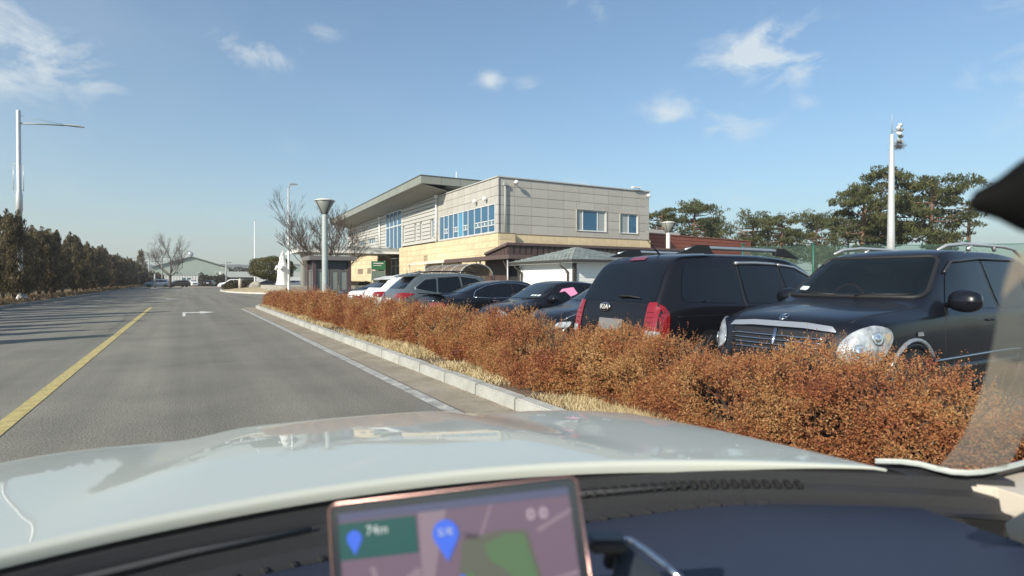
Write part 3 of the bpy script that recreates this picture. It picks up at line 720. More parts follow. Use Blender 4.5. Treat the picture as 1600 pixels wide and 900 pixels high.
# forecourt platform
b = MB(); b.bx(8, BX + 3, 54, 76, .0, .9); bl(b, 'forecourt_step', mat('paving', (.38, .36, .31), .85, noise=.2, nscale=2))

# green notice board by the entrance
t = thing('notice_board', (15.9, 53.6, .1), R(8), 'green notice board standing in front of the office entrance', 'sign')
b = MB(); b.box((0, 0, 2.75), (1.4, .08, .8)); b.build('board', mat('sign_green', (.03, .20, .09), .5), t)
b = MB(); b.box((0, 0, 1.8), (1.4, .06, .9)); b.build('lower_board', mat('sign_grey_green', (.20, .27, .24), .5), t)
b = MB(); b.box((0, -.05, 2.95), (1.0, .02, .10)); b.box((-.1, -.05, 2.75), (.8, .02, .06)); b.build('lettering_strip', m_whitep, t)
for x in (-.68, .68): b = MB(); b.tube([(x, 0, 0), (x, 0, 3.2)], .04, 6); b.build('post', m_greyp, t)

# brown lean-to in front of the office
t = thing('brown_annex', (17.3, 31, 0), 0, 'brown corrugated lean-to with sloping top below the sandstone band', 'shed')
L0 = Vector((17.3, 31, 0))
b = MB(); b.add([(.06, .06, 0), (14.7, .06, 0), (14.7, 3.2, 0), (.06, 3.2, 0), (.06, .06, 3.62), (14.7, .06, 3.62), (14.7, 3.2, 3.1), (.06, 3.2, 3.1)], [(3, 2, 1, 0), (4, 5, 6, 7), (0, 1, 5, 4), (1, 2, 6, 5), (2, 3, 7, 6), (3, 0, 4, 7)]); b.build('wall', m_brown, t)
b = MB(); b.add([(-.1, -.1, 3.62), (14.9, -.1, 3.62), (14.9, 3.05, 3.12), (-.1, 3.05, 3.12), (-.1, -.1, 3.78), (14.9, -.1, 3.78), (14.9, 3.05, 3.26), (-.1, 3.05, 3.26)], [(3, 2, 1, 0), (4, 5, 6, 7), (0, 1, 5, 4), (1, 2, 6, 5), (2, 3, 7, 6), (3, 0, 4, 7)]); b.build('roof_edge', m_brown2, t)
bb = MB(); bb.box((0, 0, 0), (.32, .03, .9)); me = bb.mesh('cladding_board', m_brown)
for i in range(34): inst('cladding_board', me, t, (.25 + i * .43, .03, 3.15))
bb = MB(); bb.box((0, 0, 0), (.03, .3, .55)); me = bb.mesh('cladding_board', m_brown)
for i in range(7): inst('cladding_board', me, t, (.04, .25 + i * .42, 3.15 - .06 * i))
# flat brown canopy on posts beside it
t = thing('brown_canopy', (16.0, 28.5, 0), 0, 'flat brown sheet canopy on thin posts between the white hut and the office', 'canopy')
b = MB(); b.bx(0, 1.6, .0, 9.2, 2.74, 2.86); b.build('roof', m_brown, t)
b = MB(); b.bx(-.05, 0, -.05, 9.3, 2.68, 2.92); b.bx(0, 1.6, -.05, 0, 2.68, 2.92); b.build('fascia', m_brown2, t)
for (x, y_, mm) in ((.1, .35, m_galv), (.1, 3.9, m_brown2), (.1, 7.2, m_brown2), (1.5, .35, m_brown2)): b = MB(); b.tube([(x, y_, 0), (x, y_, 2.74)], .055, 8); b.build('post', mm, t)
b = MB(); b.tube([(.1, 3.9, 2.2), (.1, 4.6, 2.7)], .03, 6); b.tube([(.1, 1.0, 2.7), (.1, .35, 2.0)], .02, 6); b.build('brace', m_brown2, t)
b = MB(); b.bx(1.5, 1.6, .3, 2.6, 0, 2.7); b.build('back_wall', m_dark, t)
# vaulted bicycle shelter
t = thing('bicycle_shelter', (12.6, 27.6, 0), 0, 'low vaulted shelter with a streaky translucent bronze roof behind the parked cars', 'shelter')
m_poly = mat('bronze_sheet', (.27, .20, .13), .35, col2=(.12, .085, .055), nscale=3, rand=.15)
for i in range(8):
    b = MB(); P = [[(0.9 - .95 * math.cos(a), i * .68 + e * .66, 1.7 + .62 * math.sin(a)) for a in [k * PI / 10 for k in range(11)]] for e in (0, 1)]; b.grid(P); b.build('roof_sheet', m_poly, t)
for i in range(5):
    b = MB(); b.tube([(0.9 - .97 * math.cos(a), i * 1.35, 1.7 + .64 * math.sin(a)) for a in [k * PI / 10 for k in range(11)]], .03, 6); b.build('hoop', m_galv, t)
    b = MB(); b.tube([(-.05, i * 1.35, 0), (-.05, i * 1.35, 1.7)], .035, 6); b.build('post', m_galv, t)
t = thing('white_awning', (16.6, 39.5, 0), 0, 'pale thin awning against the sandstone wall left of the bicycle shelter', 'awning')
b = MB(); b.add([(0, 0, 2.75), (1.7, .3, 3.05), (1.7, 7.6, 3.05), (0, 8, 2.75), (0, 0, 2.83), (1.7, .3, 3.13), (1.7, 7.6, 3.13), (0, 8, 2.83)], [(3, 2, 1, 0), (4, 5, 6, 7), (0, 1, 5, 4), (1, 2, 6, 5), (2, 3, 7, 6), (3, 0, 4, 7)]); b.build('roof', mat('awning_sheet', (.62, .60, .52), .6), t)
for y_ in (.4, 4, 7.6): b = MB(); b.tube([(.1, y_, 0), (.1, y_, 2.78)], .04, 6); b.build('post', m_galv, t)

# white hut with grey hipped shingle roof
t = thing('white_hut', (16.5, 22.9, 0), 0, 'white boarded hut with grey hipped shingle roof and dark drainpipe', 'hut')
m_board = mat('white_board', (.80, .80, .77), .55, rand=.02)
b = MB(); b.bx(.03, 4.07, .03, 5.27, 0, 2.4); b.build('wall', mat('hut_core', (.6, .6, .57), .7), t)
CB = {}
for k in range(12):
    b = MB(); b.bx(-.0, .04, .08, 5.22, k * .2, k * .2 + .19); b.build('board', m_board, t)
    b = MB(); b.bx(.08, 2.3, -.0, .04, k * .2, k * .2 + .19); b.build('board', m_board, t)
    b = MB(); b.bx(3.1, 4.02, -.0, .04, k * .2, k * .2 + .19); b.build('board', m_board, t)
m_trim = mat('dark_trim', (.05, .045, .04), .5)
for (x, y_) in ((0, 0), (4.1, 0), (0, 5.3)): b = MB(); b.box((x, y_, 1.2), (.16, .16, 2.4)); b.build('corner_post', m_trim, t)
ov = .45; zl = 2.45
pk = (2.0, 2.6, 3.24)
def shingle_side(a, c, p, nrow):
    rows_ = []
    a, c, p = Vector(a), Vector(c), Vector(p)
    for k in range(nrow):
        t0, t1 = k / nrow, (k + 1) / nrow; l0, r0 = a.lerp(p, t0), c.lerp(p, t0); l1, r1 = a.lerp(p, t1), c.lerp(p, t1)
        nn = (c - a).cross(p - a).normalized(); nn = nn if nn.z > 0 else -nn; mcount = max(1, int((r0 - l0).length / .33))
        for i in range(mcount):
            s0, s1 = i / mcount, (i + 1) / mcount; q = [l0.lerp(r0, s0 + .004), l0.lerp(r0, s1 - .004), l1.lerp(r1, s1 - .004), l1.lerp(r1, s0 + .004)]; up = nn * (.035 + random.uniform(0, .01))
            V_ = [q[0] + up, q[1] + up, q[2] + nn * .01, q[3] + nn * .01, q[0], q[1]]
            shb.add(V_, [(0, 1, 2, 3), (0, 4, 5, 1)])
shb = MB(); A_, B_, C_, D_ = (-ov, -ov, zl), (4.1 + ov, -ov, zl), (4.1 + ov, 5.3 + ov, zl), (-ov, 5.3 + ov, zl)
rf = MB(); rf.add([A_, B_, C_, D_, pk], [(3, 2, 1, 0), (0, 1, 4), (1, 2, 4), (2, 3, 4), (3, 0, 4)]); m_shg = mat('shingle', (.19, .22, .215), .85, col2=(.26, .29, .28), nscale=9, island=.18)
rfo = rf.build('roof', m_shg, t)
for a, c in ((A_, B_), (B_, C_), (C_, D_), (D_, A_)): shingle_side(a, c, pk, 11)
o = shb.build('shingles', m_shg, rfo); o['kind'] = 'stuff'
b = MB(); b.bx(-ov - .02, 4.1 + ov + .02, -ov - .04, -ov, zl - .12, zl + .01); b.bx(-ov - .04, -ov, -ov - .04, 5.3 + ov, zl - .12, zl + .01); b.build('gutter', m_trim, t)
b = MB(); b.bx(-ov, 4.1 + ov, -ov, -.02, zl - .15, zl - .125); b.bx(-ov, -.02, -.02, 5.3 + ov, zl - .15, zl - .125); b.bx(-.03, 4.2, -.04, -.001, zl - .3, zl - .15); b.bx(-.06, -.03, -.04, 5.3, zl - .3, zl - .15); b.build('eave_board', m_board, t)
for y_ in (.55, 5.05):
    b = MB(); b.tube([(-ov, y_, zl - .1), (-ov, y_, zl - .28), (-.1, y_ - .12, zl - .55), (-.1, y_ - .12, .1)], .05, 8); b.build('drainpipe', m_trim, t)
b = MB(); b.bx(2.25, 2.34, -.05, .05, .9, 2.15); b.bx(3.06, 3.15, -.05, .05, .9, 2.15); b.bx(2.15, 3.25, -.07, .05, 2.15, 2.23); b.bx(2.34, 3.06, -.05, .05, .9, .97); wo = b.build('window_frame', m_trim, t)
b = MB(); b.bx(2.34, 3.06, .0, .02, .97, 2.15); b.build('pane', m_frame_dark, wo)
b = MB(); b.tube([(-.05, 4.95, 2.2), (-.2, 4.85, 2.12), (-.28, 4.8, 1.95), (-.2, 4.8, 1.85), (-.12, 4.85, 1.75)], .025, 6); b.tube([(-.05, 4.9, 1.75), (-.22, 4.75, 1.7)], .02, 6); b.build('scroll_bracket', m_trim, t)
# blue tarpaulin roof edge behind the minivan
t = thing('blue_canopy', (21.7, 27.5, 0), 0, 'small bright blue sheet roof just behind the white hut', 'canopy')
b = MB(); b.add([(0, 0, 2.9), (3.2, 0, 2.9), (3.2, 1.6, 3.05), (0, 1.6, 3.05), (0, 0, 2.96), (3.2, 0, 2.96), (3.2, 1.6, 3.12), (0, 1.6, 3.12)], [(3, 2, 1, 0), (4, 5, 6, 7), (0, 1, 5, 4), (1, 2, 6, 5), (2, 3, 7, 6), (3, 0, 4, 7)]); b.build('roof', mat('blue_sheet', (.02, .22, .55), .4), t)
for x in (.1, 3.1): b = MB(); b.tube([(x, .1, 0), (x, .1, 2.9)], .04, 6); b.build('post', m_galv, t)

# red clad hall behind with white rooftop units
t = thing('red_hall', (32.5, 37, 0), R(8), 'long low hall with brick-red horizontal cladding behind the black minivan', 'building')
m_red = mat('red_cladding', (.34, .11, .07), .7, col2=(.28, .085, .055), nscale=1, rand=.06)
b = MB(); b.bx(0, 18.5, .08, 9, 0, 5.45); b.build('wall', mat('red_core', (.14, .05, .035), .8), t)
for k in range(16):
    b = MB()
    b.bx(0, 18.5, 0, .07, .45 + k * .31, .45 + k * .31 + .28); b.build('plank', m_red, t)
b = MB(); b.bx(-.05, 18.55, -.03, 9, 5.44, 5.54); b.build('parapet_cap', mat('red_cap', (.30, .12, .085), .6), t)
for (x0, x1, h) in ((4.5, 6.6, .75), (6.8, 8.1, .5), (8.3, 10.9, .95), (11.2, 13.4, .8)):
    b = MB(); b.bx(x0, x1, 5, 7, 5.5, 5.6 + h); u_ = b.build('roof_unit', mat('unit_white', (.52, .53, .50), .6), t)
    b = MB()
    for q in range(4): b.bx(x0 + .15, x1 - .15, 4.97, 4.99, 5.7 + q * .17 * h, 5.7 + q * .17 * h + .07)
    b.build('louvre', m_greyp, u_)
# ------------------------------------------------------------------ lamps, poles, booth, statue, far things
def cone_lamp(loc, h, label, s=1.0, bm=None):
    t = thing('park_lamp', loc, 0, label, 'street lamp')
    mm = bm or mat('lamp_post_paint', (.36, .40, .385), .55, noise=.15, nscale=3)
    b = MB(); b.lathe([(.20 * s, 0), (.20 * s, .03), (.13 * s, .05), (.125 * s, .12), (.115 * s, h - .75 * s), (.08 * s, h - .62 * s)], (0, 0, 0), 18); b.build('post', mm, t)
    b = MB(); b.lathe([(.07 * s, h - .66 * s), (.12 * s, h - .60 * s), (.40 * s, h - .10 * s), (.38 * s, h - .08 * s)], (0, 0, 0), 22); b.build('shade', mat('lamp_diffuser', (.20, .21, .19), .35), t)
    b = MB(); b.lathe([(.42 * s, h - .10 * s), (.43 * s, h - .07 * s), (.30 * s, h - .02 * s), (.1 * s, h + .02 * s), (0, h + .03 * s)], (0, 0, 0), 22); b.build('cap', mat('lamp_cap', (.55, .55, .50), .5), t)
    for k in range(4):
        a = k * PI / 2 + .4; b = MB(); b.tube([(.12 * s * math.cos(a), .12 * s * math.sin(a), h - .63 * s), (.42 * s * math.cos(a), .42 * s * math.sin(a), h - .08 * s)], .014 * s, 5); b.build('rib', m_dark, t)
    return t
cone_lamp((5.05, 24.6, .1), 4.72, 'grey green post lamp with inverted cone head rising behind the hedge', 1.0)
cone_lamp((32.6, 32.9, 0), 6.0, 'pale post lamp with inverted cone head in front of the red hall', 1.35, mat('lamp_white', (.6, .6, .57), .5))
m_pole = mat('pole_galv', (.60, .61, .60), .4, metal=.3, noise=.12, nscale=4)
t = thing('street_lamp', (-9.3, 48.3, .12), 0, 'tall silver street lamp with one long arm over the left conifer row', 'street lamp')
b = MB(); b.lathe([(.17, 0), (.17, .9), (.15, 1.0), (.145, 5.8), (.18, 5.85), (.18, 6.9), (.13, 7.1), (.12, 12.3), (.10, 12.33)], (0, 0, 0), 16); b.build('pole', m_pole, t)
b = MB(); b.lathe([(.42, 0), (.42, .12), (.30, .35), (.2, .5), (.18, .55)], (0, 0, 0), 16); b.build('base', m_pole, t)
b = MB(); b.tube([(.1, 0, 11.5), (1.2, 0, 11.6), (2.4, 0, 11.66)], [.055, .05, .04], 8); b.build('arm', m_greyp, t)
b = MB(); b.tube([(.1, 0, 12.0), (2.3, 0, 11.72)], .012, 4); b.build('stay', m_greyp, t)
b = MB(); b.grid([[(2.35 + 1.1 * i / 6, y_ * (.08 + .07 * math.sin(PI * i / 6)), 11.68 + z_ * (.05 + .02 * math.sin(PI * i / 6))) for (y_, z_) in ((-1, 0), (-.6, 1), (.6, 1), (1, 0), (0, -.7), (-1, 0))] for i in range(7)]); b.build('lantern', m_greyp, t)
b = MB(); [b.tube([(dx, dy, 7.1), (dx, dy, 8.9)], .02, 5) for dx, dy in ((-.28, 0), (.24, -.1))]; b.tube([(-.28, 0, 8.85), (.24, -.1, 8.85)], .02, 5); b.tube([(-.28, 0, 7.15), (.24, -.1, 7.15)], .02, 5); b.build('ladder_bracket', m_pole, t)
t = thing('tall_lamp', (7.6, 51.4, .1), 0, 'slender silver lamp mast standing between the statue and the dark booth', 'street lamp')
b = MB(); b.lathe([(.3, 0), (.3, .08), (.13, .3), (.12, 1.2), (.10, 1.3), (.07, 9.1)], (0, 0, 0), 12); b.build('pole', m_pole, t)
b = MB(); b.tube([(0, 0, 9.0), (.1, 0, 9.35), (.35, 0, 9.45)], [.06, .05, .05], 6); b.box((.42, -.05, 9.44), (.6, .24, .1)); b.build('lantern', m_greyp, t)
b = MB(); b.box((.02, -.12, 4.1), (.2, .14, .5)); b.box((-.05, -.1, 2.1), (.12, .1, .4)); b.build('control_box', m_greyp, t)
def flagpole(loc, h, label, r=.06):
    t = thing('flagpole', loc, 0, label, 'pole'); b = MB(); b.lathe([(.2, 0), (.2, .1), (r, .12), (r * .5, h)], (0, 0, 0), 8); b.build('pole', m_whitep, t)
    b = MB(); b.lathe([(0, h), (.08, h + .06), (.08, h + .1), (0, h + .16)], (0, 0, 0), 8); b.build('finial', m_galv, t)
flagpole((9.0, 93, .6), 9.6, 'thin white flagpole on the lawn left of the white statue', .09)
# sentry booth
t = thing('sentry_booth', (5.85, 31.1, 0), 0, 'dark brown glazed booth with flat roof at the end of the hedge', 'booth')
m_bth = mat('booth_brown', (.060, .045, .045), .45); m_bth2 = mat('booth_grey', (.13, .125, .12), .5)
b = MB(); b.bx(.05, 1.75, .05, 1.55, .1, .85); b.build('lower_wall', m_bth, t)
b = MB(); b.bx(.05, 1.75, .05, 1.55, 2.05, 2.5); b.build('upper_band', mat('booth_dark', (.045, .05, .052), .4), t)
b = MB(); b.bx(-.3, 2.1, -.3, 1.9, 2.5, 2.72); b.build('roof', mat('booth_roof', (.17, .155, .15), .5), t)
for (x, y_) in ((0, 0), (1.8, 0), (0, 1.6), (1.8, 1.6)): b = MB(); b.box((x, y_, 1.25), (.16, .16, 2.5)); b.build('post', mat('booth_plum', (.095, .06, .065), .5), t)
def booth_win(x0, x1, y0, y1, label=None):
    b = MB(); ax = x1 > x0 + .2
    if ax:
        for (a, c, d, e) in ((x0, x0 + .07, .9, 2.0), (x1 - .07, x1, .9, 2.0), (x0 + .07, x1 - .07, .9, .97), (x0 + .07, x1 - .07, 1.93, 2.0)): b.bx(a, c, y0 - .03, y0 + .05, d, e)
    else:
        for (a, c, d, e) in ((y0, y0 + .07, .9, 2.0), (y1 - .07, y1, .9, 2.0), (y0 + .07, y1 - .07, .9, .97), (y0 + .07, y1 - .07, 1.93, 2.0)): b.bx(x0 - .03, x0 + .05, a, c, d, e)
    f = b.build('window_frame', m_bth2, t); b = MB()
    if ax: b.bx(x0 + .06, x1 - .06, y0 + .0, y0 + .02, .96, 1.94)
    else: b.bx(x0 + .0, x0 + .02, y0 + .06, y1 - .06, .96, 1.94)
    b.build('pane', mat('booth_glass', (.22, .24, .22), .15, spec=.6), f)
booth_win(.1, .75, .0, .0); booth_win(.8, 1.22, .0, .0); booth_win(1.26, 1.7, .0, .0); booth_win(0, 0, .15, .8); booth_win(0, 0, .85, 1.5)

# robed white statue on the lawn
m_stat = mat('white_marble', (.72, .72, .69), .6, noise=.12, nscale=3)
st = thing('statue', (10.3, 74.5, .62), R(-60), 'tall white robed figure with a pointed crown on the lawn', 'statue')
prof = [(0, .95, .8), (.15, .92, .75), (.8, .74, .62), (1.6, .64, .54), (2.2, .66, .56), (2.7, .60, .48), (2.95, .50, .42), (3.15, .40, .36), (3.3, .36, .33), (3.5, .34, .33), (3.7, .28, .29), (3.85, .17, .18), (3.95, .03, .03)]
P = []
for (z_, a, c) in prof:
    P.append([(a * math.cos(k * PI / 16) * (1 + .05 * math.sin(9 * k * PI / 16) * (z_ < 2.6)), c * math.sin(k * PI / 16) * (1 + .05 * math.cos(7 * k * PI / 16) * (z_ < 2.6)), z_) for k in range(33)])
b = MB(); b.grid(P); b.build('robed_body', m_stat, st)
b = MB(); b.tube([(-.5, -.35, 2.55), (-.42, -.62, 2.15), (-.06, -.72, 2.4)], [.17, .15, .08], 10); b.tube([(.5, -.35, 2.55), (.42, -.62, 2.15), (.06, -.72, 2.4)], [.17, .15, .08], 10); b.tube([(0, -.74, 2.3), (0, -.76, 2.62)], [.09, .04], 8); b.build('folded_arms', m_stat, st)
b = MB(); b.grid([[(.2 * math.cos(k * PI / 8) * s_, -.3 - .04 * math.sin(i), 3.38 + i * .09) for k in range(9)] for i, s_ in enumerate((.6, .9, 1, .9, .5))]); b.build('face', mat('marble_shade', (.55, .55, .52), .7), st)
b = MB(); b.lathe([(.2, 3.85), (.22, 4.0), (.08, 4.15), (.03, 4.45), (0, 4.55)], (0, 0, 0), 10); b.build('crown', m_stat, st)
b = MB(); b.lathe([(1.35, 0), (1.3, .14), (1.05, .16), (1.0, .2)], (0, 0, -.12), 18); b.build('plinth', m_stat, st)
# boulders and clipped shrubs on the mound
m_rock = mat('boulder', (.36, .34, .29), .9, noise=.45, nscale=2, bump=.5, bscale=6)
def rock(loc, s, label, seed, m=m_rock):
    bm = bmesh.new(); bmesh.ops.create_icosphere(bm, subdivisions=3, radius=1); rd = random.Random(seed); ph = [Vector((rd.gauss(0, 1.6), rd.gauss(0, 1.6), rd.gauss(0, 1.6))) for _ in range(5)]
    for v in bm.verts:
        k = 1 + .13 * sum(math.sin(v.co.dot(p) * 1.6 + i) for i, p in enumerate(ph)) / 1.6; v.co = Vector((v.co.x * s[0] * k, v.co.y * s[1] * k, max(-.3, v.co.z) * s[2] * k))
    for f in bm.faces: f.smooth = rd.random() < .3
    me = bpy.data.meshes.new('boulder'); bm.to_mesh(me); bm.free(); me.materials.append(m)
    o = link(bpy.data.objects.new('boulder', me)); o.location = loc; o.rotation_euler = (0, 0, rd.uniform(0, 6)); return tag(o, label, 'rock')
rock((8.1, 84, .4), (.9, .7, .75), 'pale boulder beside the dark shrub on the lawn', 1)
rock((9.2, 74, .45), (.45, .4, .35), 'small pale stone between the shrub and the statue', 2)
rock((8.1, 69.5, .4), (.5, .35, .25), 'flat pale stone nearest the island kerb', 3)
rock((13.6, 76, .55), (.7, .6, .55), 'rounded boulder at the right foot of the statue', 4)
rock((14.2, 71.6, .5), (.55, .4, .3), 'grey stone at the foot of the canopy column', 5)
rock((10.9, 72.6, .5), (.35, .3, .22), 'smallest stone right in front of the statue', 6)
m_dshrub = leafmat('dark_shrub_leaf', [(.03, .028, .016), (.07, .055, .03), (.10, .08, .045)], 1.2, .2)
m_gshrub = leafmat('green_shrub_leaf', [(.05, .055, .02), (.11, .11, .04), (.19, .17, .07)], 1.0, .25)
def ball_shrub(name, loc, rx, rz, m, n, size, label, cat='shrub', seed=1, trunk=0, group=None, ry=None):
    np.random.seed(seed); d = rdirs(n); d[:, 2] = np.abs(d[:, 2]) if not trunk else d[:, 2]
    k = (1 + .16 * noise3(d, 3, seed)) * (1 - np.abs(np.random.normal(0, .12, n)))
    P = d * k[:, None] * np.array([rx, ry or rx, rz]); P[:, 2] += trunk
    t = thing(name, loc, 0, label, cat, group); inst('foliage', leaf_mesh('foliage', P.astype(np.float32), rdirs(n) * size, rdirs(n) * size * .5, m), t)
    b = MB(); b.tube([(0, 0, 0), (.05, 0, max(.3, trunk))], [.1, .06], 6); b.build('stem', m_bark, t); return t
ball_shrub('clipped_shrub', (6.3, 86, .3), 1.9, 1.15, m_dshrub, 5000, .12, 'broad dark rounded shrub covering the nose side of the white estate car', seed=3)
ball_shrub('clipped_shrub', (7.6, 85.4, .3), 1.0, 1.15, m_dshrub, 2500, .12, 'dark bronze shrub just left of the pale boulder', seed=4)
ball_shrub('round_tree', (10.4, 85, .5), 2.9, 1.7, m_gshrub, 9000, .15, 'low umbrella-shaped green tree behind the lawn left of the statue', 'tree', 5, 2.6)
ball_shrub('clipped_shrub', (13.5, 66, .45), 1.0, .6, m_dshrub, 2000, .1, 'low dark shrub beside the entrance canopy', seed=6)
b = MB(); b.lathe([(.2, 0), (.2, 1.3), (.05, 1.4)], (6.3, 83.5, .3), 10); tag(b.build('stone_bollard', mat('bollard', (.5, .47, .4), .8)), 'pale stone post standing before the dark rounded shrub', 'bollard')
for i in range(7):
    ball_shrub('clipped_shrub', (17.4, 63.5 + i * 1.7, .9), .75, .45, m_dshrub, 700, .09, 'low olive shrub in the bed under the sandstone wall', seed=20 + i, group='low shrubs under the sandstone wall')

# far warehouse, container office and the rest beyond the junction
m_far = mat('far_green_sheet', (.36, .42, .37), .8, noise=.08, nscale=.4); m_farw = mat('far_white_sheet', (.66, .67, .63), .7)
t = thing('warehouse', (-15, 205, 0), 0, 'pale green gabled warehouse with a round roof ventilator behind the container office', 'building')
b = MB(); b.add([(6.5, 0, 0), (27.2, 0, 0), (27.2, 0, 5.4), (16.8, 0, 8.7), (6.5, 0, 5.4), (6.5, 40, 0), (27.2, 40, 0), (27.2, 40, 5.4), (16.8, 40, 8.7), (6.5, 40, 5.4)], [(0, 1, 2, 3, 4), (9, 8, 7, 6, 5), (0, 4, 9, 5), (1, 6, 7, 2)]); b.build('wall', m_far, t)
for xa, za, xb, zb in ((6.0, 5.3, 16.8, 8.75), (16.8, 8.75, 27.7, 5.3)):
    b = MB(); b.add([(xa, -.5, za), (xb, -.5, zb), (xb, 40.5, zb), (xa, 40.5, za), (xa, -.5, za + .22), (xb, -.5, zb + .22), (xb, 40.5, zb + .22), (xa, 40.5, za + .22)], [(3, 2, 1, 0), (4, 5, 6, 7), (0, 1, 5, 4), (1, 2, 6, 5), (2, 3, 7, 6), (3, 0, 4, 7)]); b.build('roof', mat('far_roof', (.20, .22, .20), .7), t)
b = MB(); b.lathe([(.3, 8.7), (.3, 9.0), (.7, 9.2), (.8, 9.7), (.65, 10.2), (.2, 10.4), (0, 10.4)], (16.6, 1.5, 0), 16); b.build('ventilator', mat('ventilator_steel', (.65, .66, .68), .3, metal=.6), t)
for (x, z_) in ((13.2, 3.4), (19.0, 3.3), (24, 3.4)): b = MB(); b.tube([(x - .5, -.1, z_), (x - .5, -.1, z_ + .4), (x - .3, -.1, z_ + .6), (x + .3, -.1, z_ + .6), (x + .5, -.1, z_ + .4), (x + .5, -.1, z_)], .07, 5); b.build('vent_hood', m_farw, t)
t = thing('container_office', (-.4, 172, 0), R(-3), 'white ribbed container office with two small windows behind the far parked cars', 'cabin')
b = MB(); b.bx(-4.2, 3.9, 0, 4, .1, 2.75); b.build('wall', m_farw, t)
for i in range(13): b = MB(); b.bx(-4.1 + i * .6, -3.85 + i * .6, -.06, -.001, .15, 2.7); b.build('rib', m_farw, t)
for x in (-.2, .9): b = MB(); b.bx(x, x + .7, -.1, -.062, 1.2, 2.1); w_ = b.build('window', m_frame_dark, t)
b = MB(); b.bx(-4.3, 4.0, -.1, 4.1, 2.75, 2.9); b.build('roof', m_greyp, t)
t = thing('long_shed', (14.6, 178, 0), 0, 'long low white shed with a dark open front right of the warehouse', 'building')
b = MB(); b.bx(-6, 16, 0, 8, 2.3, 3.9); b.build('fascia_wall', mat('far_grey', (.50, .52, .50), .7), t)
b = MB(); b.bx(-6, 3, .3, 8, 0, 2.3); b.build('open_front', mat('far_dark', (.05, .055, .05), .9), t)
b = MB(); b.bx(3, 16, -.02, 8, 0, 2.3); b.build('end_wall', m_farw, t)
t = thing('grey_gable_shed', (26, 190, 0), 0, 'grey gabled shed with small square vent behind the round tree', 'building')
b = MB(); b.add([(-6, 0, 0), (10, 0, 0), (10, 0, 4.4), (2, 0, 6.6), (-6, 0, 4.4), (-6, 20, 0), (10, 20, 0), (10, 20, 4.4), (2, 20, 6.6), (-6, 20, 4.4)], [(0, 1, 2, 3, 4), (9, 8, 7, 6, 5), (0, 4, 9, 5), (1, 6, 7, 2), (2, 7, 8, 3), (3, 8, 9, 4)]); b.build('wall', m_far, t)
b = MB(); b.bx(1.4, 2.6, 3, 5, 6.3, 7.8); b.build('vent', m_farw, t)
m_fart = leafmat('far_tree_leaf', [(.03, .035, .028), (.055, .06, .045), (.08, .08, .06)], .3, .15)
rd = random.Random(12)
for i in range(16):
    x = 8 + i * 3.0 + rd.uniform(-1, 1)
    ball_shrub('far_tree', (x, 226 + rd.uniform(-8, 12), 0), 2.9, rd.uniform(2.0, 2.9), m_fart, 700, .34, 'dark rounded tree in the line behind the far sheds', 'tree', 40 + i, 3.6, 'trees behind the far sheds')
for i in range(7):
    ball_shrub('far_shrub', (3.8 + i * .95, 166, 0), 1.0, 2.7 + rd.uniform(-.5, .5), m_dshrub, 900, .22, 'dark twiggy bush between the container office and the open shed', 'shrub', 60 + i, 0, 'bushes beside the container office')
for i in range(6):
    ball_shrub('far_shrub', (-11.6 + i * 1.35, 176, 0), 1.4, 3.4 + rd.uniform(-.8, .9), leafmat('brown_shrub_leaf', [(.10, .075, .05), (.17, .13, .085), (.2, .16, .10)], .5, .2), 900, .25, 'tall brown thicket between the last conifer and the warehouse', 'shrub', 70 + i, 0, 'brown thicket before the warehouse')
def far_pole(loc, h, label, arm=True):
    t = thing('utility_pole', loc, 0, label, 'pole'); b = MB(); b.tube([(0, 0, 0), (0, 0, h)], [.18, .12], 8); b.build('pole', m_greyp, t)
    if arm:
        for z_ in (h - .4, h - 1.6): b = MB(); b.tube([(-1.1, 0, z_), (1.1, 0, z_)], .07, 5); b.build('cross_arm', m_greyp, t)
far_pole((-9.6, 210, 0), 9.4, 'grey utility pole with two cross arms beyond the conifer row')
far_pole((-11.6, 200, 0), 6, 'short dark lamp pole left of the brown thicket', False)
far_pole((-4.7, 160, 0), 7, 'thin pole standing before the small leafless tree', False)
far_pole((-4.6, 119, .14), 2.4, 'low thin sign post on the left lawn island', False)
far_pole((8.4, 150, 0), 6, 'grey lamp pole in front of the open shed', True)
b = MB()
for z_ in (8.9, 7.7):
    for k in range(4):
        P = [Vector((-9.6 - 30 + 38 * i / 10 , 210 + k * .5, z_ - .8 * math.sin(PI * i / 10))) for i in range(11)]; b.tube(P, .03, 3, False)
tag(b.build('overhead_wires', m_dark), 'thin overhead wires strung past the utility pole', 'wires')

# green netting fence on the right
m_net = glassmat('green_net', (.75, .86, .80), .82, .6, body=(.03, .12, .08)); m_gp = mat('green_post', (.02, .10, .07), .5)
fz = thing('netting_fence', (0, 0, 0), 0, 'tall green netting fence on dark green posts in front of the pines', 'fence')
FP = [(47, 37.5), (51.5, 33.2), (56, 28.9), (60.5, 24.6), (65, 20.3), (70, 15.5), (75, 11)]
for i, (x, y_) in enumerate(FP):
    b = MB(); b.tube([(x, y_, 0), (x, y_, 4.9)], .11, 8); b.box((x, y_, 4.95), (.3, .3, .12)); b.build('post', m_gp, fz)
    if i:
        xa, ya = FP[i - 1]; b = MB(); b.add([(xa, ya, .1), (x, y_, .1), (x, y_, 4.7), (xa, ya, 4.7)], [(0, 1, 2, 3)]); b.build('net', m_net, fz)
        b = MB()
        for z_ in (4.7, 2.4): b.tube([(xa, ya, z_), ((xa + x) / 2, (ya + y_) / 2, z_ - .1), (x, y_, z_)], .02, 4)
        b.tube([(xa, ya, 4.7), (xa + (x - xa) * .3, ya + (y_ - ya) * .3, 3.0)], .015, 4)
        b.build('cable', m_gp, fz)
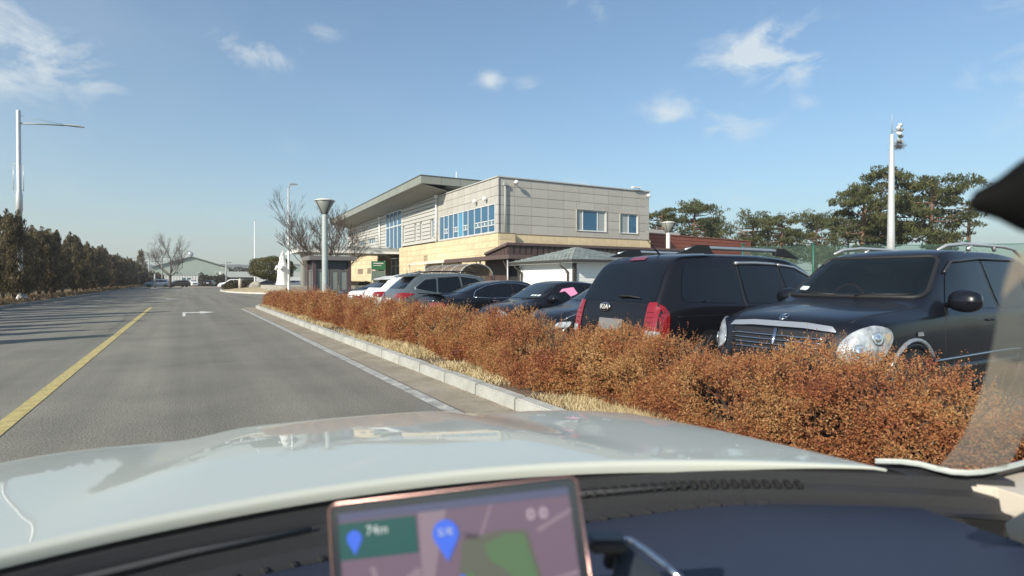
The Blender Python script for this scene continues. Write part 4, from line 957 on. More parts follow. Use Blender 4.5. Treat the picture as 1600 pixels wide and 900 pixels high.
# floodlight mast
t = thing('floodlight_mast', (55.5, 28.4, 0), 0, 'very tall galvanised floodlight mast rising in front of the pines', 'floodlight')
b = MB(); b.lathe([(.42, 0), (.30, 6), (.24, 11), (.17, 14.5), (.17, 14.6)], (0, 0, 0), 14); b.build('mast', m_pole, t)
b = MB(); b.tube([(0, 0, 14.6), (0, 0, 15.9), (0, 0, 16.7)], [.05, .03, .015], 6); b.build('lightning_rod', m_galv, t)
b = MB(); b.tube([(.1, 0, 14.9), (.9, -.2, 14.9)], .05, 6); b.tube([(.1, 0, 13.9), (.9, -.2, 13.9)], .05, 6); b.tube([(.7, -.2, 13.6), (.7, -.2, 15.3)], .05, 6); b.build('lamp_bracket', m_greyp, t)
for i, (dx, dz) in enumerate(((.45, 15.2), (.85, 15.1), (.5, 14.7), (.9, 14.55), (.5, 14.1), (.9, 14.0), (.75, 15.5))):
    b = MB(); M_ = Matrix.Rotation(R(115), 4, 'Y') @ Matrix.Rotation(R(20 * (i % 3 - 1)), 4, 'X'); b.lathe([(.06, -.18), (.14, -.05), (.21, .14), (.20, .15), (0, .12)], (dx, -.3, dz), 12, M_); b.build('floodlight_head', m_whitep if i in (0, 2, 6) else m_greyp, t)
np.random.seed(9); n = 500; Pn = np.random.normal(size=(n, 3)) * [.22, .22, .14] + [.75, -.2, 13.55]
inst('nest', leaf_mesh('nest', Pn.astype(np.float32), rdirs(n) * .16, rdirs(n) * .012, m_twig), t)['kind'] = 'stuff'
pine('pine_tree', (62, 34.5, 0), 11.6, 3.7, 21, 'leaning orange-trunked pine left of the floodlight mast', .42, pads=34)
pine('pine_tree', (66, 33.6, 0), 13.6, 4.3, 22, 'tallest dense pine directly behind the floodlight mast', .36, pads=46)
pine('pine_tree', (66.5, 30.2, 0), 12.2, 4.2, 24, 'broad pine with reddish trunk right of the floodlight mast', .40, pads=40)
pine('pine_tree', (73, 29.6, 0), 10.6, 3.6, 28, 'sparse thin pine partly behind the rear-view mirror', .62, pads=10, dens=120)
pine('pine_tree', (66, 46.8, 0), 9.9, 4.0, 25, 'round-topped pine behind the green netting, left one of the middle pair', .38, pads=34)
pine('pine_tree', (70, 44.8, 0), 10.1, 4.6, 26, 'wider pine behind the green netting, right one of the middle pair', .36, pads=40)
pine('pine_tree', (68, 39.6, 0), 7.6, 3.2, 27, 'low ragged pine with branches hanging over the netting', .3, pads=20, dens=170)
pine('pine_tree', (54, 55.5, 0), 11.0, 3.6, 31, 'dark pine rising right against the office corner', .5, pads=30)
pine('pine_tree', (58, 53.8, 0), 11.6, 4.4, 32, 'high-domed pine above the left end of the red hall', .5, pads=40)
pine('pine_tree', (66, 51.0, 0), 10.6, 4.6, 33, 'loose yellowish pine above the right end of the red hall', .5, pads=32, dens=170)
# ------------------------------------------------------------------ vehicles
def paint(name, col, metal=.0, rough=.3, coat=.4, spec=.2):
    return mat(name, col, rough, metal=metal, coat=coat, spec=spec)
m_black = paint('black_paint', (.008, .008, .011)); m_black2 = paint('blue_black_paint', (.007, .008, .012)); m_gray = paint('grey_metallic', (.13, .155, .165), .45, .3)
m_pearl = paint('white_car_paint', (.78, .78, .76)); m_bluec = paint('blue_silver_paint', (.17, .22, .30), .4, .3); m_brownc = paint('brown_car_paint', (.07, .05, .045))
m_tint = mat('tinted_glass', (.006, .008, .011), .03, spec=.45); m_tint2 = mat('windscreen_glass', (.015, .02, .024), .03, spec=.6)
m_rub = mat('black_rubber', (.012, .012, .012), .6); m_chrome = mat('chrome', (.62, .63, .65), .12, metal=1); m_silver = mat('satin_silver', (.50, .52, .54), .32, metal=.7)
m_alloy = mat('alloy', (.45, .46, .47), .35, metal=.8); m_red = MATS.get('red_cladding'); m_tail = mat('tail_lamp_red', (.21, .005, .008), .12, coat=1, emit=None); m_tail2 = mat('tail_lamp_dark_red', (.14, .004, .008), .12, coat=1)
m_lens = mat('headlamp_lens', (.46, .49, .51), .1, coat=1, col2=(.14, .16, .18), nscale=11); m_bulb = mat('headlamp_reflector', (.8, .82, .84), .1, metal=.9); m_plate = mat('number_plate', (.62, .62, .60), .5); m_amber = mat('amber', (.5, .15, .02), .3)
def curve(pts):
    xs = [p[0] for p in pts]; ys_ = [p[1] for p in pts]
    def f(x):
        if x <= xs[0]: return ys_[0]
        if x >= xs[-1]: return ys_[-1]
        for i in range(1, len(xs)):
            if x <= xs[i]:
                t = (x - xs[i - 1]) / (xs[i] - xs[i - 1]); return ys_[i - 1] + (ys_[i] - ys_[i - 1]) * t
    return f
def rotm(me_, o): pass
class Car:
    """body lofted from a side profile, a belt line and a plan; glass, lamps and trim are laid on the finished body"""
    def __init__(s, name, L_, top, belt, plan, roofw, zb, color, label, cat, loc, rz, group=None, sub=2, xs=None, crease=.35):
        s.t = thing(name, loc, rz, label, cat, group); s.L = L_; s.color = color
        top, belt, plan, roofw = curve(top), curve(belt), curve(plan), curve(roofw)
        if xs is None:
            xs = [0, .04, .10, .18, .28, .40, .55, .72] + [.72 + (L_ - 1.44) * i / 18 for i in range(1, 18)] + [L_ - .72, L_ - .5, L_ - .34, L_ - .22, L_ - .12, L_ - .05, L_]
        P = []
        for x in xs:
            T = top(x); w = plan(x); zt = min(belt(x), T - .025); b0 = zb + (.12 if x < .05 or x > L_ - .06 else 0)
            zm = min(zb + .36, zt - .08); rw = min(roofw(x), w - .02)
            g = T - zt
            P.append([(x, 0, b0), (x, w * .6, b0), (x, w * .90, b0 + .01), (x, w * .975, b0 + .10), (x, w, zm), (x, w * .998, zm + (zt - zm) * .55), (x, w * .975, zt), (x, w * .94, zt + min(.025, g * .3)),
                      (x, w * .94 + (rw - w * .94) * .55, zt + g * .52), (x, rw, T - min(.055, g * .25)), (x, rw * .86, T - min(.02, g * .12)), (x, rw * .45, T - min(.005, g * .04)), (x, 0, T)])
        n = len(P[0]); full = [[(p[0], -p[1], p[2]) for p in row[::-1]][:-1] + row for row in P]   # from top centre right side.. to bottom .. back to top on the left
        full = [[(p[0], -p[1], p[2]) for p in row[::-1]] + row[1:] for row in P]
        m = len(full[0]); vs = [q for row in full for q in row]
        fs = [(i * m + j, i * m + j + 1, (i + 1) * m + j + 1, (i + 1) * m + j) for i in range(len(full) - 1) for j in range(m - 1)]
        fs += [tuple(range(m))[::-1], tuple((len(full) - 1) * m + j for j in range(m))]
        me = bpy.data.meshes.new('body'); me.from_pydata(vs, [], fs); me.update()
        bm = bmesh.new(); bm.from_mesh(me); bmesh.ops.remove_doubles(bm, verts=bm.verts, dist=1e-5)
        cl = bm.edges.layers.float.get('crease_edge') or bm.edges.layers.float.new('crease_edge')
        bm.verts.ensure_lookup_table()
        for e in bm.edges:
            a, c = e.verts
            if abs(a.co.x - c.co.x) > 1e-4:
                for (q) in (a,):
                    zt = min(belt(q.co.x), top(q.co.x) - .025)
                    if abs(q.co.z - zt) < .003: e[cl] = crease
        bmesh.ops.recalc_face_normals(bm, faces=bm.faces); bm.to_mesh(me); bm.free()
        tmp = bpy.data.objects.new('tmp', me); COL.objects.link(tmp); md = tmp.modifiers.new('s', 'SUBSURF'); md.levels = sub
        dg = bpy.context.evaluated_depsgraph_get(); ev = bpy.data.meshes.new_from_object(tmp.evaluated_get(dg)); bpy.data.objects.remove(tmp)
        ev.polygons.foreach_set('use_smooth', [True] * len(ev.polygons)); ev.materials.clear(); ev.materials.append(color)
        s.me = ev; s.body = link(bpy.data.objects.new('body', ev), s.t); ev.name = 'body'
        bm = bmesh.new(); bm.from_mesh(ev); s.bvh = BVHTree.FromBMesh(bm); bm.free()
    def hit(s, q, view):
        """q = 2D point in the view; returns point and outward normal"""
        if view == 'L': o, d = Vector((q[0], 3, q[1])), Vector((0, -1, 0))
        elif view == 'R': o, d = Vector((q[0], -3, q[1])), Vector((0, 1, 0))
        elif view == 'B': o, d = Vector((-2, q[0], q[1])), Vector((1, 0, 0))
        elif view == 'F': o, d = Vector((s.L + 2, q[0], q[1])), Vector((-1, 0, 0))
        elif view in ('FL', 'FR'):    # slantwise onto a front corner
            g = 1 if view == 'FL' else -1; a_ = R(42); d = Vector((-math.cos(a_), -g * math.sin(a_), 0)); e = Vector((-math.sin(a_), g * math.cos(a_), 0)); o = Vector((s.L - .36, g * .72, q[1])) + e * q[0] - d * 2
        elif view == 'T': o, d = Vector((q[0], q[1], 4)), Vector((0, 0, -1))
        l, n, _, _ = s.bvh.ray_cast(o, d)
        if l is None:
            l, n, _, _ = s.bvh.find_nearest(o + d * (3 if view in 'LR' else 2.2))
        if n.dot(d) > 0: n = -n
        s.ok = abs(n.dot(d)) > .22 and (l - o).cross(d).length < .01
        return l, n
    @staticmethod
    def rounded(poly, r=.05, n=4):
        out_ = []; m = len(poly)
        for i in range(m):
            p0, p, p1 = Vector(poly[i - 1]), Vector(poly[i]), Vector(poly[(i + 1) % m]); a = min(r, (p0 - p).length * .45); c = min(r, (p1 - p).length * .45)
            A, C = p + (p0 - p).normalized() * a, p + (p1 - p).normalized() * c
            for k in range(n + 1):
                t = k / n; out_.append(A * (1 - t) ** 2 + p * 2 * t * (1 - t) + C * t * t)
        return out_
    def patch(s, name, poly, view, m, off=.006, r=.05, step=.09, parent=None, label=None):
        pl = s.rounded(poly, r) if r else [Vector(p) for p in poly]
        pts = []
        for i in range(len(pl)):
            a, c = pl[i], pl[(i + 1) % len(pl)]; k = max(1, int((c - a).length / step))
            for j in range(k): pts.append(a.lerp(c, j / k))
        nb = len(pts); xs = [p.x for p in pts]; zs = [p.y for p in pts]
        def inside(x, y_):
            c = False; j = nb - 1
            for i in range(nb):
                if (zs[i] > y_) != (zs[j] > y_) and x < (xs[j] - xs[i]) * (y_ - zs[i]) / (zs[j] - zs[i]) + xs[i]: c = not c
                j = i
            return c
        gx = min(xs) + step * .5
        while gx < max(xs):
            gz = min(zs) + step * .5
            while gz < max(zs):
                if inside(gx, gz) and min((Vector((gx, gz)) - p).length for p in pts[:nb]) > step * .35: pts.append(Vector((gx, gz)))
                gz += step
            gx += step
        v2, _, f2, *_r = geometry.delaunay_2d_cdt([Vector(p) for p in pts], [(i, (i + 1) % nb) for i in range(nb)], [tuple(range(nb))], 1, 1e-6)
        V = []; good = []
        for p in v2:
            l, nn = s.hit(p, view); V.append(l + nn * off); good.append(s.ok)
        f2 = [f for f in f2 if all(good[i] for i in f)]
        b = MB(); b.add(V, f2, True); me = b.mesh(name, m)
        ref = {'L': Vector((0, 1, 0)), 'R': Vector((0, -1, 0)), 'B': Vector((-1, 0, 0)), 'F': Vector((1, 0, 0)), 'T': Vector((0, 0, 1)), 'FL': Vector((.7, .7, 0)), 'FR': Vector((.7, -.7, 0))}[view]
        if sum((p.normal for p in me.polygons), Vector()).dot(ref) < 0: me.flip_normals()
        o = link(bpy.data.objects.new(name, me), parent or s.t)
        if label: o['label'] = label
        return o
    def strip(s, name, line_, view, rad, m, off=.0, closed=False, parent=None, step=.08, r=0):
        pl = s.rounded(line_, r) if r else [Vector(p) for p in line_]
        if closed: pl = pl + [pl[0]]
        pts = []
        for i in range(len(pl) - 1):
            a, c = pl[i], pl[i + 1]; k = max(1, int((c - a).length / step)); pts += [a.lerp(c, j / k) for j in range(k)]
        pts.append(pl[-1]); P = []
        for p in pts:
            l, nn = s.hit(p, view); P.append(l + nn * off)
        b = MB(); b.tube(P, rad, 6); return b.build(name, m, parent or s.t)
    def side(s, side, name, poly, m, trim=None, trad=.008, **k):
        o = s.patch(name, poly, side, m, **k)
        if trim: s.strip('window_trim', poly, side, trad, trim, .006, True, o, r=k.get('r', .05))
        return o
    def both(s, *a, **k): s.side('L', *a, **k); s.side('R', *a, **k)
    def wheels(s, xr, xf, r=.34, track=None, w=.22, arch=None):
        tr = track or .80
        for x in (xr, xf):
            for sg, vw in ((1, 'L'), (-1, 'R')):
                circ = [(x + (r + .06) * math.cos(a), .34 + (r + .06) * math.sin(a)) for a in [k * PI / 10 for k in range(20)] if .34 + (r + .06) * math.sin(a) > .16]
                s.patch('wheel_arch', circ, vw, m_rub, off=.004, r=0, step=.15)
                l, _ = s.hit((x, .55), vw); y_ = l.y - sg * (w * .5 - .02)
                M_ = Matrix.Rotation(PI / 2, 4, 'X')
                b = MB(); b.lathe([(r * .6, -w / 2), (r * .93, -w / 2), (r, -w * .38), (r, w * .38), (r * .93, w / 2), (r * .6, w / 2)], (x, y_, r), 24, M_); wo = b.build('wheel', m_rub, s.t)
                b = MB(); b.lathe([(r * .62, sg * -1 * (w / 2 - .01)), (r * .60, -sg * (w / 2 + .004)), (r * .5, -sg * (w * .3)), (0, -sg * (w * .35))], (x, y_, r), 20, M_)
                for q in range(5):
                    a = q * 2 * PI / 5; b.box((x + r * .32 * math.cos(a), y_ + sg * w * .42, r + r * .32 * math.sin(a)), (r * .62, .03, .06), M=Matrix.Rotation(-a, 4, 'Y'))
                b.build('rim', m_alloy, wo)
                if arch: s.strip('arch_trim', [(x + (r + .075) * math.cos(a), .34 + (r + .075) * math.sin(a)) for a in [k * PI / 16 for k in range(-2, 19)]], vw, .028, arch, 0)
    def mirror(s, x, z, m=None, sg=(1, -1), size=(.12, .1, .075), out=.1):
        for g in sg:
            l, n = s.hit((x, z), 'L' if g > 0 else 'R'); c = l + Vector((0, g * out, .04)); b = MB()
            P = []
            for i in range(9):
                a = PI * i / 8; rr = math.sin(a) ** .6; P.append([(c.x + .035 - size[0] * .62 * math.sin(a) * .0 + size[0] * .7 * math.cos(q) * rr, c.y - g * size[1] * math.cos(a) * 1.15, c.z + size[2] * 1.15 * math.sin(q) * rr) for q in [k * PI / 8 for k in range(17)]])
            b.grid(P); o = b.build('door_mirror', m or s.color, s.t)
            b = MB(); b.tube([tuple(l), tuple(l.lerp(c, .6))], .03, 6); b.build('mirror_arm', m_rub, o)
    def seam(s, line_, views='LR', rad=.005):
        for v in views: s.strip('door_seam', line_, v, rad, m_rub, -.001)
    def handle(s, x, z, m=None):
        for v, g in (('L', 1), ('R', -1)):
            a, _ = s.hit((x - .09, z), v); c, _ = s.hit((x + .09, z), v); b = MB(); b.tube([tuple(a), tuple(a + Vector((.02, g * .03, .004))), tuple(c + Vector((-.02, g * .03, .004))), tuple(c)], .012, 6); b.build('door_handle', m or s.color, s.t)
def put(u_side_y, x0, L_, nose_to_road):
    """rear at x0 (or nose at x0 when nose_to_road); y of the car axis"""
    return ((x0 + L_, u_side_y, .0), PI) if nose_to_road else ((x0, u_side_y, .0), 0)

# --- black minivan, rear to the road
loc, rz = put(6.55, 5.32, 5.13, False)
c = Car('minivan', 5.13, [(0, .62), (.03, .74), (.07, .98), (.12, 1.10), (.2, 1.22), (.38, 1.52), (.52, 1.68), (.7, 1.745), (1.2, 1.775), (2.4, 1.78), (3.1, 1.74), (3.5, 1.64), (3.9, 1.42), (4.25, 1.20), (4.4, 1.14), (4.8, 1.02), (5.0, .9), (5.1, .7), (5.13, .6)],
        [(0, .56), (.06, .9), (.2, 1.03), (1, 1.05), (3, 1.02), (4.2, .98), (4.8, .88), (5.13, .5)], [(0, .82), (.05, .90), (.18, .95), (.45, .985), (1, .99), (4.1, .98), (4.7, .93), (5.0, .80), (5.13, .66)],
        [(0, .7), (.12, .84), (.4, .79), (.7, .76), (1.2, .755), (3.2, .72), (4.2, .66), (5.13, .4)], .22, m_black, 'large black minivan parked rear to the road with roof rails and tall red tail lamps', 'minivan', loc, rz)
c.patch('rear_window', [(-.80, 1.10), (.80, 1.10), (.69, 1.63), (-.69, 1.63)], 'B', m_tint, r=.09, off=.006)
c.both('window', [(.50, 1.10), (1.74, 1.07), (1.70, 1.60), (.66, 1.60)], m_tint, r=.16)
c.both('window', [(1.84, 1.07), (2.78, 1.05), (2.66, 1.60), (1.80, 1.60)], m_tint, r=.04)
c.both('window', [(2.88, 1.05), (3.92, 1.05), (3.56, 1.40), (3.24, 1.55), (2.76, 1.59)], m_tint, r=.05)
for v in 'LR':
    c.strip('rain_visor', [(1.74, 1.625), (2.2, 1.632), (2.69, 1.62)], v, .026, m_silver, .012); c.strip('rain_visor', [(2.73, 1.615), (3.15, 1.58), (3.56, 1.44), (3.82, 1.27)], v, .022, m_silver, .012)
    c.patch('tail_lamp', [(.02, .62), (.24, .66), (.27, .95), (.20, 1.07), (.02, 1.10)], v, m_tail, off=.012, r=.04, step=.06)
for g in (1, -1):
    tl = c.patch('tail_lamp', [(g * .70, .62), (g * .97, .62), (g * .97, 1.10), (g * .70, 1.10)][::g], 'B', m_tail, off=.012, r=.03, step=.05)
    for k in range(4): c.strip('lamp_rib', [(g * .72, .78 + k * .065), (g * .93, .78 + k * .065)], 'B', .006, m_tail2, .014, parent=tl)
    c.patch('reversing_lamp', [(g * .74, .635), (g * .92, .635), (g * .92, .74), (g * .74, .74)][::g], 'B', m_lens, off=.02, r=.02, step=.05, parent=tl)
for g in (-.5, .5):
    rail = MB(); y_ = g * 1.44; rail.tube([(.78, y_, 1.80), (1.0, y_, 1.825), (1.35, y_, 1.832), (2.6, y_, 1.828), (3.0, y_, 1.82), (3.15, y_, 1.75)], [.02, .03, .028, .028, .026, .015], 8); ro_ = rail.build('roof_rail', m_silver, c.t)
    fb_ = MB()
    fb_.add([(.62, y_ - .035, 1.74), (1.30, y_ - .035, 1.76), (1.22, y_ - .03, 1.87), (.98, y_ - .03, 1.865), (.62, y_ + .035, 1.74), (1.30, y_ + .035, 1.76), (1.22, y_ + .03, 1.87), (.98, y_ + .03, 1.865)], [(0, 1, 2, 3), (7, 6, 5, 4), (0, 4, 5, 1), (1, 5, 6, 2), (2, 6, 7, 3), (3, 7, 4, 0)])
    fb_.add([(2.72, y_ - .035, 1.76), (3.28, y_ - .035, 1.72), (2.95, y_ - .03, 1.86), (2.74, y_ - .03, 1.865), (2.72, y_ + .035, 1.76), (3.28, y_ + .035, 1.72), (2.95, y_ + .03, 1.86), (2.74, y_ + .03, 1.865)], [(0, 1, 2, 3), (7, 6, 5, 4), (0, 4, 5, 1), (1, 5, 6, 2), (2, 6, 7, 3), (3, 7, 4, 0)])
    fb_.build('rail_foot', m_rub, ro_)
c.patch('brake_lamp', [(-.17, 1.665), (.17, 1.665), (.15, 1.715), (-.15, 1.715)], 'B', m_tail, off=.012, r=.012, step=.05)
b = MB(); l, n_ = c.hit((-.1, 1.16), 'B'); l2, _ = c.hit((-.52, 1.145), 'B'); off_ = Vector((-.03, 0, .01)); b.tube([l + off_, l.lerp(l2, .5) + off_ + Vector((0, 0, .012)), l2 + off_], [.022, .014, .006], 6); b.build('rear_wiper', m_rub, c.t)
b = MB(); b.tube([(.85, -.15, 1.76), (.72, -.15, 1.86), (.60, -.15, 1.96)], [.012, .008, .005], 6); b.build('antenna', m_rub, c.t)
c.patch('number_plate', [(-.26, .70), (.26, .70), (.26, .86), (-.26, .86)], 'B', mat('dull_plate', (.16, .16, .16), .6), off=.012, r=.01)
c.strip('tailgate_seam', [(-.83, 1.06), (-.4, 1.075), (.4, 1.075), (.83, 1.06)], 'B', .005, m_rub)
l, n_ = c.hit((.18, 1.015), 'B')
Mt = Matrix.Translation(l + Vector((-.02, 0, 0))) @ Matrix.Rotation(-PI / 2, 4, 'Z') @ Matrix.Rotation(R(78), 4, 'X')
b = MB(); b.lathe([(.125, -.004), (.125, .004), (.108, .006), (.0, .006)], (0, 0, 0), 28)
o = b.build('badge', m_chrome, c.t); o.data.transform(Mt @ Matrix.Diagonal((1, .52, 1, 1)))
b = MB(); b.lathe([(.106, .0), (.106, .008), (0, .008)], (0, 0, 0), 28); o2 = b.build('badge_field', m_rub, o); o2.data.transform(Mt @ Matrix.Diagonal((1, .50, 1, 1)))
text_obj('KIA', 'badge_letters', m_plate, .098, Mt @ Matrix.Translation((0, 0, .011)) @ Matrix.Diagonal((1.2, 1, 1, 1)), o)
c.seam([(1.79, .35), (1.77, 1.62)]); c.seam([(2.83, .35), (2.85, 1.0), (2.72, 1.62)]); c.seam([(.40, .92), (2.0, .93), (3.05, .93), (4.2, .92)], rad=.004); c.handle(2.3, .96); c.handle(3.3, .95)
c.mirror(3.9, 1.05); c.wheels(1.0, 4.06)
b = MB(); b.box((-.02, 0, .5), (.1, 1.5, .12)); b.build('bumper_step', m_rub, c.t, bevel=.02)

c.t.scale = (1, 1, 1.045)
# --- blue-black off-roader, nose to the road
loc, rz = put(3.92, 5.36, 4.72, True); LX = 4.72
body_top = [(0, .7), (.06, 1.05), (.16, 1.20), (.5, 1.62), (.7, 1.71), (1.2, 1.76), (2.3, 1.77), (2.52, 1.75), (2.72, 1.67), (3.34, 1.24), (3.48, 1.17), (4.05, 1.12), (4.45, 1.045), (4.58, .99), (4.64, .90), (4.69, .7), (4.72, .5)]
c = Car('off_roader', LX, body_top, [(0, .6), (.1, 1.0), (1, 1.07), (3.0, 1.05), (3.5, 1.03), (4.2, .99), (4.5, .93), (4.72, .46)], [(0, .8), (.1, .88), (.4, .925), (1, .935), (3.9, .935), (4.25, .925), (4.45, .87), (4.6, .78), (4.68, .68), (4.72, .60)],
        [(0, .6), (.3, .74), (.8, .70), (2.3, .68), (2.7, .67), (3.42, .78), (4.3, .74), (4.72, .5)], .30, m_black2, 'blue-black off-roader facing the road with round-eyed headlamps and chrome slatted grille', 'car', loc, rz)
xw0, xw1 = 3.08, 3.64
# windscreen: the body is opened behind it so that the cabin shows
hole_ = [(-.64, 1.64), (.64, 1.64), (.76, 1.25), (-.76, 1.25)]
bm = bmesh.new(); bm.from_mesh(c.me)
kill = [f for f in bm.faces if 2.66 < f.calc_center_median().x < 3.32 and abs(f.calc_center_median().y) < .60 + (3.30 - f.calc_center_median().x) * -.10 + .10 and f.normal.x > .35 and f.calc_center_median().z > 1.27 and f.calc_center_median().z < 1.62]
bmesh.ops.delete(bm, geom=kill, context='FACES'); bm.to_mesh(c.me); bm.free()
m_ws = glassmat('clear_windscreen', (.62, .70, .70), .38, body=(.01, .014, .016))
c.patch('windscreen', [(-.62, 1.65), (.62, 1.65), (.755, 1.23), (-.755, 1.23)], 'F', m_ws, r=.07, off=.010, step=.07)
c.strip('windscreen_seal', [(-.63, 1.66), (.63, 1.66), (.77, 1.22), (-.77, 1.22)], 'F', .026, m_rub, .004, True, r=.08)
b = MB(); b.bx(2.3, 3.3, -.72, .72, .95, 1.16); b.build('dashboard', mat('car_dash', (.05, .05, .05), .7), c.t)
b = MB(); b.tube([(2.72 + .10 * math.sin(a) * -.4, -.36 + .19 * math.cos(a), 1.18 + .17 * math.sin(a)) for a in [k * PI / 12 for k in range(25)]], .016, 6); b.build('steering_wheel', mat('wood_rim', (.16, .06, .035), .3), c.t)
for g in (-.36, .36):
    b = MB(); b.box((2.0, g, 1.15), (.16, .5, .62)); b.box((1.98, g, 1.53), (.1, .26, .17)); b.build('seat', mat('seat_cloth', (.12, .12, .12), .8), c.t, bevel=.05)
b = MB(); b.tube([(2.75, 0, 1.60), (2.72, 0, 1.54)], .012, 5); b.box((2.7, 0, 1.53), (.03, .24, .07)); b.build('cabin_mirror', m_rub, c.t)
for (x, y_) in ((3.20, .10), (3.18, .2)): b = MB(); b.lathe([(0, 0), (.025, .01), (.02, .05), (.03, .07), (0, .1)], (x, y_, 1.17), 8); b.build('trinket', mat('trinket', (.5, .45, .3), .5), c.t)
c.patch('sticker', [(-.66, 1.275), (-.54, 1.27), (-.54, 1.315), (-.66, 1.32)], 'F', mat('sticker', (.55, .62, .60), .5), r=.02, off=.016, step=.04)
for (a, c_) in (((.12, 1.225), (.66, 1.245)), ((-.10, 1.225), (-.58, 1.25))):
    b = MB(); p, _ = c.hit(a, 'F'); q, _ = c.hit(c_, 'F'); o_ = Vector((.03, 0, .012)); b.tube([p + o_, p.lerp(q, .5) + o_ * 1.3, q + o_], [.014, .012, .008], 6); b.build('wiper', m_rub, c.t)
c.both('window', [(1.90, 1.09), (3.02, 1.12), (2.74, 1.47), (2.58, 1.58), (1.96, 1.62)], m_tint, r=.05)
c.both('window', [(1.0, 1.10), (1.8, 1.09), (1.86, 1.62), (1.05, 1.62)], m_tint, r=.05)
c.both('window', [(.42, 1.14), (.9, 1.10), (.95, 1.6), (.70, 1.58)], m_tint, r=.07)
for v in 'LR': c.strip('rain_visor', [(1.0, 1.635), (1.9, 1.645), (2.56, 1.60), (2.76, 1.48)], v, .018, mat('smoke_visor', (.03, .03, .035), .2), .014)
c.patch('rear_window', [(-.7, 1.2), (.7, 1.2), (.6, 1.6), (-.6, 1.6)], 'B', m_tint)
# grille and headlamps
gr = c.patch('grille', [(-.50, .66), (.50, .66), (.56, .90), (-.56, .90)], 'F', mat('grille_black', (.012, .012, .013), .5), off=.008, r=.03, step=.06)
for k in range(4): c.strip('grille_slat', [(-.50 - .015 * k, .70 + .045 * k), (.50 + .015 * k, .70 + .045 * k)], 'F', .010, m_chrome, .018, parent=gr)
c.strip('grille_bar', [(0, .66), (0, .9)], 'F', .020, m_chrome, .022, parent=gr)
c.patch('grille_surround', [(-.62, .90), (-.3, .922), (.3, .922), (.62, .90), (.57, .95), (.3, .970), (-.3, .970), (-.57, .95)], 'F', m_silver, off=.022, r=.02, step=.05, parent=gr)
for g in (1, -1):
    vw = 'FL' if g > 0 else 'FR'; P_ = [(-.25, .70), (-.13, .63), (.04, .62), (.19, .71), (.27, .86), (.24, .945), (.10, .975), (-.06, .93), (-.18, .84)]
    hl = c.patch('headlamp', P_, vw, m_lens, off=.022, r=.07, step=.04); c.strip('lamp_rim', P_, vw, .009, m_silver, .012, True, hl, r=.07, step=.04)
    for (yy, zz, rr) in ((.10, .865, .062), (-.06, .745, .068)):
        l, n_ = c.hit((yy, zz), vw); Mx = Matrix.Translation(l + n_ * .028) @ n_.to_track_quat('Z', 'Y').to_matrix().to_4x4()
        b = MB(); b.lathe([(rr, -.005), (rr, .006), (rr * .82, .008), (rr * .6, .002), (rr * .42, .012), (0, .018)], (0, 0, 0), 20, Mx); o = b.build('lamp_reflector', m_bulb, hl)
    c.patch('indicator', [(.19, .80), (.235, .87), (.22, .92), (.17, .90)], vw, mat('indicator_lens', (.45, .36, .25), .2, coat=1), off=.028, r=.01, step=.04, parent=hl)
    v = 'L' if g > 0 else 'R'
    c.patch('side_repeater', [(3.62, .86), (3.74, .86), (3.74, .90), (3.64, .90)], v, m_lens, off=.01, r=.01, step=.05)
# winged badge on the bonnet
p_, n_ = c.hit((4.50, 0), 'T'); Mx = Matrix.Translation(p_ + n_ * .012) @ n_.to_track_quat('Z', 'X').to_matrix().to_4x4()
b = MB(); b.tube([(.062 * math.cos(a), .042 * math.sin(a), 0) for a in [k * PI / 12 for k in range(25)]], .007, 6, False); b.tube([(-.05, -.012, 0), (0, .012, .004), (.05, -.012, 0)], .008, 6); b.tube([(0, -.035, 0), (0, .03, 0)], .005, 5)
o = b.build('badge', m_chrome, c.t); o.data.transform(Mx)
for g in (-.60, .60):
    b = MB(); y_ = g; b.tube([(.45, y_, 1.70), (.65, y_, 1.79), (.95, y_, 1.815), (2.0, y_, 1.82), (2.42, y_, 1.79), (2.62, y_, 1.735)], [.012, .020, .021, .021, .020, .012], 8); b.tube([(1.9, y_, 1.76), (1.8, y_, 1.82)], .022, 6); b.tube([(1.2, y_, 1.76), (1.25, y_, 1.82)], .022, 6); b.build('roof_rail', mat('pale_rail', (.55, .55, .54), .35, metal=.5), c.t)
for v in 'LR': c.strip('side_moulding', [(.9, .62), (2, .62), (3.4, .60)], v, .012, m_chrome, .004); c.strip('sill_flare', [(.95, .50), (2.4, .50), (3.35, .50)], v, .05, m_black2, -.02)
c.seam([(1.85, .40), (1.87, 1.62)]); c.seam([(3.16, .40), (3.18, .95), (3.04, 1.12)]); c.handle(1.15, .98); c.handle(2.12, .97)
c.strip('bonnet_seam', [(3.40, .80), (4.0, .77), (4.45, .68)], 'T', .005, m_rub); c.strip('bonnet_seam', [(3.40, -.80), (4.0, -.77), (4.45, -.68)], 'T', .005, m_rub)
c.mirror(2.93, 1.15, size=(.15, .13, .10), out=.17); c.wheels(1.0, 3.82, .37, arch=m_black2)
for v in 'LR': c.strip('arch_gloss', [(3.82 + .455 * math.cos(a), .36 + .47 * math.sin(a)) for a in [k * PI / 16 for k in range(2, 14)]], v, .022, m_silver, .02)
b = MB(); b.box((4.66, 0, .45), (.2, 1.5, .26)); b.build('bumper', m_black2, c.t, bevel=.05)

c.t.scale = (1, 1, 1.035)
